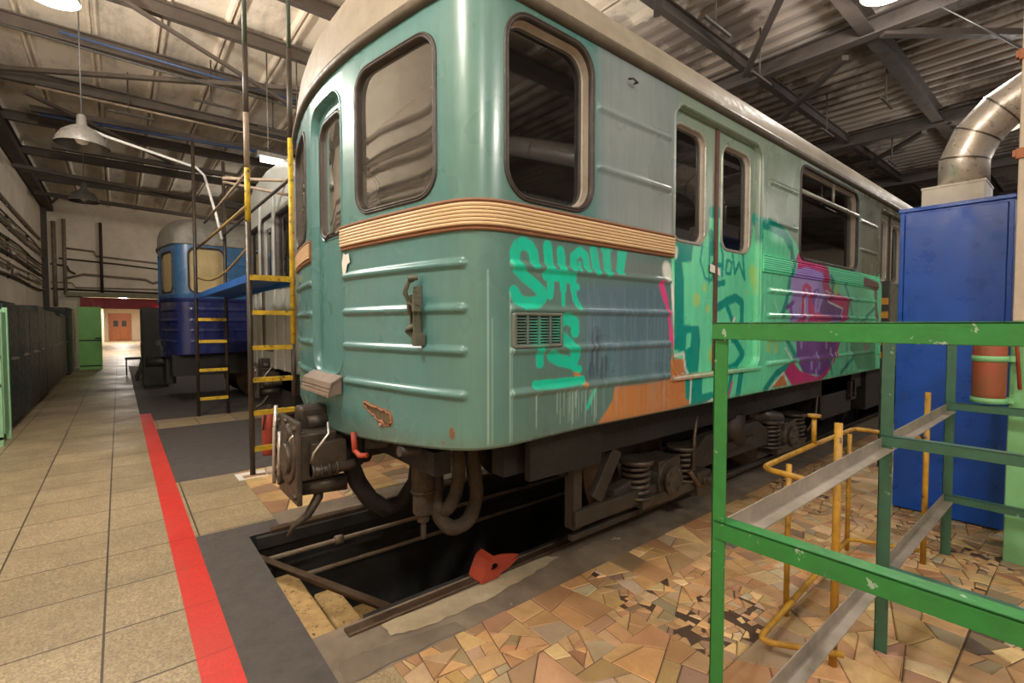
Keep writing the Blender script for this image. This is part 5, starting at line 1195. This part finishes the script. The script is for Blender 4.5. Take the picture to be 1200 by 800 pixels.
for k, (P, r, mt) in enumerate([([(-1.3, 21.95, 4.05), (-.6, 21.95, 4.0), (-.55, 21.95, 3.85), (1.4, 21.95, 3.72)], .03, 'pipe'), ([(-1.5, 21.95, 3.7), (0, 21.95, 3.62), (1.4, 21.95, 3.5)], .025, 'piped'),
     ([(-1.3, 21.95, 3.05), (-.9, 21.95, 3.2), (.8, 21.95, 3.12), (1.0, 21.95, 3.0), (1.3, 21.95, 3.1)], .04, 'pipe'), ([(-1.7, 21.92, 2.68), (1.5, 21.92, 2.64)], .03, 'piped'), ([(-1.7, 21.95, 2.9), (-1.2, 21.95, 2.9), (-1.1, 21.95, 2.75), (1.2, 21.95, 2.78)], .02, 'pipe'),
     ([(-1.6, 21.9, 2.1), (-1.6, 21.9, 4.9)], .06, 'pipe'), ([(-1.35, 21.9, 2.5), (-1.35, 21.9, 5.0)], .05, 'pipe'), ([(-.42, 21.9, 2.6), (-.42, 21.9, 5.0)], .045, 'piped'), ([(-1.7, 21.95, 3.5), (-1.3, 21.95, 3.45), (-1.25, 21.95, 3.3), (-1.1, 21.95, 3.2)], .03, 'piped')]):
    m = MB(); m.tube(P, r, 8); tag(m.build('wall_pipe', M[mt]), ['upper stepped conduit on the end wall, left of the blue car', 'thin dark pipe just under the upper conduit on the end wall', 'thick kinked pipe midway up the end wall', 'long dark horizontal pipe just above the doorway lintel', 'thin stepped pipe above the long dark one over the doorway', 'tall thick upright pipe in the left corner of the end wall', 'second upright pipe from the left corner of the end wall', 'slim dark upright pipe above the doorway in the end wall', 'short bent dark pipe between the two corner uprights'][k], 'pipe', 'pipes on the end wall')
# dark cabinet and clutter right of the aisle
m = MB(); m.box(.42, .95, 14.2, 15.2, .05, 1.9); m.box(.46, .9, 14.25, 15.15, 0, .05); m.box(.41, .42, 14.25, 15.15, .1, 1.85)
tag(m.build('tool_cabinet', M['dark'], bevel=.008), 'dark steel tool cabinet on the right of the aisle beside the blue car', 'cabinet')
for k, (y, ln) in enumerate(((16.4, .35), (17.0, .3), (17.6, .4))):
    m = MB(); m.bar((.35, y, 0), (.35+ln, y+.1, 1.25-.1*k), .05, .5, up=(0,1,0)); tag(m.build('leaning_board', M['dark'], bevel=.004), 'dark board leaning beyond the tool cabinet, %s of the three' % ('nearest', 'middle', 'farthest')[k], 'board', 'boards leaning by the aisle')
ch = empty('office_chair', (.35, 18.6, 0), 'small dark chair beside the aisle near the doorway', 'chair')
m = MB(); m.box(.12, .55, 18.4, 18.85, .44, .50); m.build('seat', M['dark'], ch, bevel=.02)
m = MB(); m.box(.5, .56, 18.42, 18.83, .55, .95); m.build('backrest', M['dark'], ch, bevel=.02)
for (x, y) in ((.15, 18.45), (.5, 18.45), (.15, 18.8), (.5, 18.8)): m = MB(); m.cyl((x, y, 0), (x, y, .44), .018, 8); m.build('leg', M['steel'], ch)
m = MB(); m.lathe([(0, 0), (.16, .01), (.18, .03), (.16, .05), (0, .06)], M=Matrix.Translation((.95, 19.9, 1.98)) @ Matrix.Rotation(R(90), 4, 'X'), n=24); m.box(.93, .97, 19.88, 19.92, 0, 1.85)
tag(m.build('round_sign', paintm('red_round_sign', (224, 40, 50), (160, 30, 40), .3, .4)), 'round red sign on a post right of the far doorway', 'sign')

# ------------------------------------------------------------------ pendant lamps
def pendant(x, y, z, label, lit=0, rad=.17, big=.27, grp='pendant lamps'):
    r_ = empty('pendant_lamp', (x, y, z), label, 'lamp', grp)
    m = MB(); m.lathe([(big, 0), (big*.98, .015), (big*.93, .06), (big*.75, .14), (big*.45, .20), (.05, .235), (.045, .34), (.02, .36), (0, .36)], (x, y, z), 28)
    m.lathe([(big-.01, .005), (big*.92, .06), (big*.73, .13), (big*.43, .19), (0, .21)], (x, y, z), 28); m.build('shade', M['shade'], r_)
    m = MB(); m.cyl((x, y, z+.36), (x, y, 5.85), .008, 6); m.build('cord', M['dark'], r_)
    m = MB(); m.lathe([(0, -.0), (.05, .02), (.075, .07), (.06, .12), (.03, .17), (0, .18)], (x, y, z+.01), 16); m.build('bulb', M['bulb'] if lit else M['white'], r_)
    if lit:
        L = bpy.data.lights.new('pendant_light', 'POINT'); L.energy = lit; L.shadow_soft_size = rad; L.color = WARM
        o = bpy.data.objects.new('pendant_light', L); COL.objects.link(o); o.parent = r_; o.location = (0, 0, -rad-.03)
    return r_
pendant(-.28, 7.5, 3.56, 'nearer aluminium bell lamp, unlit, hanging over the aisle', 0, big=.25)
pendant(-.46, 12.4, 3.85, 'farther aluminium bell lamp, unlit, hanging over the aisle', 0, big=.24)
for i, (x, y, z, wt, rr) in enumerate(LAMPS):
    pendant(x, y, z, {2: 'bright lit lamp high above the teal car at the top right edge', 3: 'bright lit round lamp at the top left over the aisle', 0: 'lit pendant lamp over the aisle just behind the camera', 1: 'lit pendant lamp behind the camera on the right', 4: 'lit pendant lamp over the aisle level with the car front', 5: 'added lit pendant lamp, unseen, far right behind the blue cabinet', 6: 'added lit pendant lamp, unseen, farthest right beyond the cabinet', 7: 'added lit pendant lamp, unseen, above the gap beyond the teal car', 8: 'added lit pendant lamp, unseen, deep in the hall behind the blue car', 9: 'added lit pendant lamp, unseen, beyond the blue cabinet near the roof'}.get(i, 'lit pendant lamp hanging from the roof behind the camera'), wt, rr, .2 if i in (3, 4, 7) else .27)
tl = empty('tube_lamp', (1.9, 7.56, 3.85), 'white fluorescent tube lamp above the front of the grey car', 'lamp')
m = MB(); m.cyl((1.6, 7.56, 3.83), (2.2, 7.56, 3.83), .035, 12); m.build('tube', M['tube'], tl)
m = MB(); m.box(1.55, 2.25, 7.5, 7.62, 3.87, 3.93); m.cyl((1.7, 7.56, 3.93), (1.7, 7.56, 5.4), .01, 6); m.cyl((2.1, 7.56, 3.93), (2.1, 7.56, 5.4), .01, 6); m.build('housing', M['shade'], tl)
L = bpy.data.lights.new('tube_light', 'AREA'); L.energy = 45; L.size = .6; L.size_y = .1; L.shape = 'RECTANGLE'; L.color = (.95, .97, 1); o = bpy.data.objects.new('tube_light', L); COL.objects.link(o); o.location = (1.9, 7.4, 3.78); o.rotation_euler = (R(-25), 0, 0)

# ------------------------------------------------------------------ blue cabinet with vent box and duct
bc = empty('blue_cabinet', (4.9, .41, 0), 'tall glossy blue steel cabinet with a white vent box, right of the car', 'cabinet')
CX0, CX1, CY0, CY1, CZ = 4.88, 5.6, .40, 1.04, 2.42
m = MB(); m.box(CX0+.02, CX1, CY0, CY1, 0.02, CZ-.03); m.box(CX0-.0, CX1, CY0-.01, CY1+.01, CZ-.03, CZ); m.box(CX0+.005, CX0+.03, CY1-.03, CY1, .02, CZ-.03); m.build('body', M['bluecab'], bc, bevel=.004)
m = MB(); m.box(CX0, CX0+.02, CY0+.03, CY1-.035, 1.42, CZ-.05); m.build('upper_door', M['bluecab'], bc, bevel=.004)
m = MB(); m.box(CX0, CX0+.02, CY0, CY1, .02, 1.41); m.build('lower_panel', M['bluecab'], bc, bevel=.004)
m = MB(); m.box(CX0+.16, CX0+.55, .57, .94, CZ, CZ+.17); m.box(CX0+.155, CX0+.555, .565, .945, CZ+.155, CZ+.175); m.build('vent_box', M['ventbox'], bc, bevel=.004)
m = MB(); dx, dy = 5.24, .72; P = [(dx, dy, CZ+.16), (dx, dy, CZ+.38)]; 
for t in (20, 42): P.append((dx+.12*math.sin(R(t)), dy-.45*(1-math.cos(R(t))), CZ+.38+.45*math.sin(R(t))))
P += [(dx+.02, dy-.42, 3.18), (dx-.05, dy-.78, 3.34), (dx-.12, dy-1.3, 3.52), (dx-.2, dy-2.4, 3.8)]
P = [(dx, dy, CZ+.16), (dx, dy, 2.80), (dx, dy-.07, 2.98), (dx, dy-.20, 3.13), (dx, dy-.42, 3.26), (dx, dy-.9, 3.46), (dx, dy-1.6, 3.75), (dx, dy-3.0, 4.3), (dx, dy-4.2, 4.75), (dx, dy-8.6, 4.8)]
m.tube(P, .155, 32); m.build('duct', M['galv'], bc)
m = MB()
for i, q in enumerate(P[1:-1]):
    a = Vector(P[i+1])-Vector(P[i]); b2 = Vector(P[i+2])-Vector(P[i+1]); d = (a.normalized()+b2.normalized()).normalized(); q = Vector(q)
    m.tube([q-d*.006, q+d*.006], .159, 32, cap=False)
m.build('duct_seam', M['steel'], bc)
# hazard marked post past the cabinet
pt = MB(); PXY = (6.2, 1.42)
m = MB(); m.box(PXY[0]-.03, PXY[0]+.03, PXY[1]-.03, PXY[1]+.03, 0, 1.95); hz = m.build('marker_post', M['dark']); tag(hz, 'dark post with orange hazard squares between the car and blue cabinet', 'post')
for z in (1.18, 1.32, 1.46, 1.60, 1.74): m = MB(); m.box(PXY[0]-.034, PXY[0]-.03, PXY[1]-.03, PXY[1]+.03, z-.035, z+.035); o = m.build('hazard_mark', M['orange']); o.parent = hz
# column
col_ = MB(); col_.box(4.31, 4.75, -.08, .345, 1.52, 5.9); o = struct(col_.build('column', M['column'], bevel=.006))
col_ = MB(); col_.box(4.305, 4.755, -.085, .35, 0, 1.52); o = struct(col_.build('column', M['columng'], bevel=.006))
for z in (2.55, 3.15):
    m = MB(); m.box(4.295, 4.76, -.09, .357, z-.03, z+.03); m.box(4.285, 4.33, .357, .37, z-.02, z+.02); struct(m.build('column_clamp', paintm('rust_clamp', (168,104,70), (90,60,44), .6, .7)))
# red tank held on the column
tk = empty('red_canister', (4.22, .45, 1.2), 'rusty red metal canister in pale green straps on the green column', 'canister')
m = MB(); m.lathe([(0, 0), (.06, 0), (.076, .02), (.08, .05), (.08, .36), (.072, .40), (.04, .425), (0, .425)], (4.21, .43, 1.02), 28); m.build('body', paintm('rusty_red_tank', (160,72,50), (110,84,54), .9, .5, scale=5), tk)
for z in (1.03, 1.29):
    m = MB(); m.lathe([(.081, 0), (.085, 0), (.085, .035), (.081, .035)], (4.21, .43, z-.02), 28); m.box(4.24, 4.31, .32, .37, z-.02, z+.015); m.build('strap', M['columng'], tk)
m = MB(); m.cyl((4.21, .43, 1.44), (4.21, .43, 1.47), .035, 12); m.tube([(4.21, .43, 1.45), (4.22, .37, 1.46), (4.25, .32, 1.40), (4.28, .30, 1.1)], .01, 6); m.build('valve', M['red'], tk)

# ------------------------------------------------------------------ green angle-iron frame in the foreground
gf = empty('green_frame', (1.17, .6, 0), 'green angle-iron rack frame with worn grey rails in the right foreground', 'frame')
def angle(name, a, b_, f1, f2, w1=.045, mat='greenp', t=.005):
    """L section from a to b; flanges along unit vectors f1 and f2"""
    a = Vector(a); b_ = Vector(b_); f1 = Vector(f1); f2 = Vector(f2); m = MB()
    for (u, v) in ((f1*w1, f2*t), (f1*t, f2*w1)):
        vs2 = [p+q for p in (a, b_) for q in (Vector((0,0,0)), u, u+v, v)]
        m.add(vs2, [(0,1,2,3), (4,7,6,5), (0,4,5,1), (1,5,6,2), (2,6,7,3), (3,7,4,0)])
    o = m.build(name, M[mat], gf, bevel=.0015); return o
XS = (1.17, 2.66, 4.12); FY0, FY1 = -.75, .62
for i, x in enumerate(XS):
    angle('upright', (x, FY1, 0), (x, FY1, 1.465), (1,0,0) if i == 0 else (1,0,0), (0,-1,0), .036 if i == 0 else .05, 'greenp' if i < 1 else 'greend')
    angle('upright', (x, FY0, 0), (x, FY0, 1.465), (1,0,0), (0,1,0), .045, 'greend')
    for z in (.40, 1.0):
        angle('cross_rail', (x-.003, FY0, z), (x-.003, FY1-.006, z), (1,0,0), (0,0,-1), .046, 'greenp' if i == 0 else 'greend')
angle('top_rail', (XS[0]-.01, FY1, 1.505), (XS[0]-.01, FY0, 1.505), (1,0,0), (0,0,-1), .042, 'greenp')
for y, sg in ((FY1, -1), (FY0, 1)):
    for z in (.40, .985):
        for xa, xb in ((XS[0]+.005, XS[1]), (XS[1]+.005, XS[2])):
            angle('shelf_rail', (xa, y+sg*.006, z-.046), (xb, y+sg*.006, z-.046), (0, sg, 0), (0, 0, 1), .05, 'rawangle')
# ------------------------------------------------------------------ yellow pipe railing
yr = empty('yellow_railing', (2.4, .7, 0), 'yellow pipe guard railing on the paved floor behind the green frame', 'railing')
def yp(name, pts, r=.0135):
    m = MB(); m.tube(pts, r, 12); return m.build(name, M['yellow'], yr)
def bend(pts, r=.06, n=5):
    out = [pts[0]]
    for i in range(1, len(pts)-1):
        p = Vector(pts[i]); a = (Vector(pts[i-1])-p).normalized(); b_ = (Vector(pts[i+1])-p).normalized()
        for k in range(n+1):
            t = k/n; q0 = p+a*r*(1-t); q1 = p+b_*r*t; out.append(tuple(q0*(1-t)+q1*t))
    out.append(pts[-1]); return out
yp('post', [(2.39, .70, 0), (2.39, .70, 1.075)], .016); yp('post', [(3.86, .66, 0), (3.86, .66, 1.08)], .0155)
yp('post', [(2.62, .98, 0), (2.62, .98, .79)]); yp('post', [(3.70, 1.02, 0), (3.70, 1.02, .78)])
yp('stub_post', [(3.16, 1.05, .78), (3.16, 1.05, .96)]); m = MB(); m.cyl((3.16, 1.05, .955), (3.16, 1.05, .97), .035, 12); m.build('stub_cap', M['yellow'], yr)
yp('top_rail', bend([(2.40, .72, .79), (2.47, 1.05, .785), (3.16, 1.05, .79), (3.90, 1.05, .785), (3.87, .68, .79)], .07))
yp('bottom_rail', bend([(2.38, .66, .08), (2.2, .94, .075), (3.72, 1.02, .08), (3.86, .68, .08)], .07))
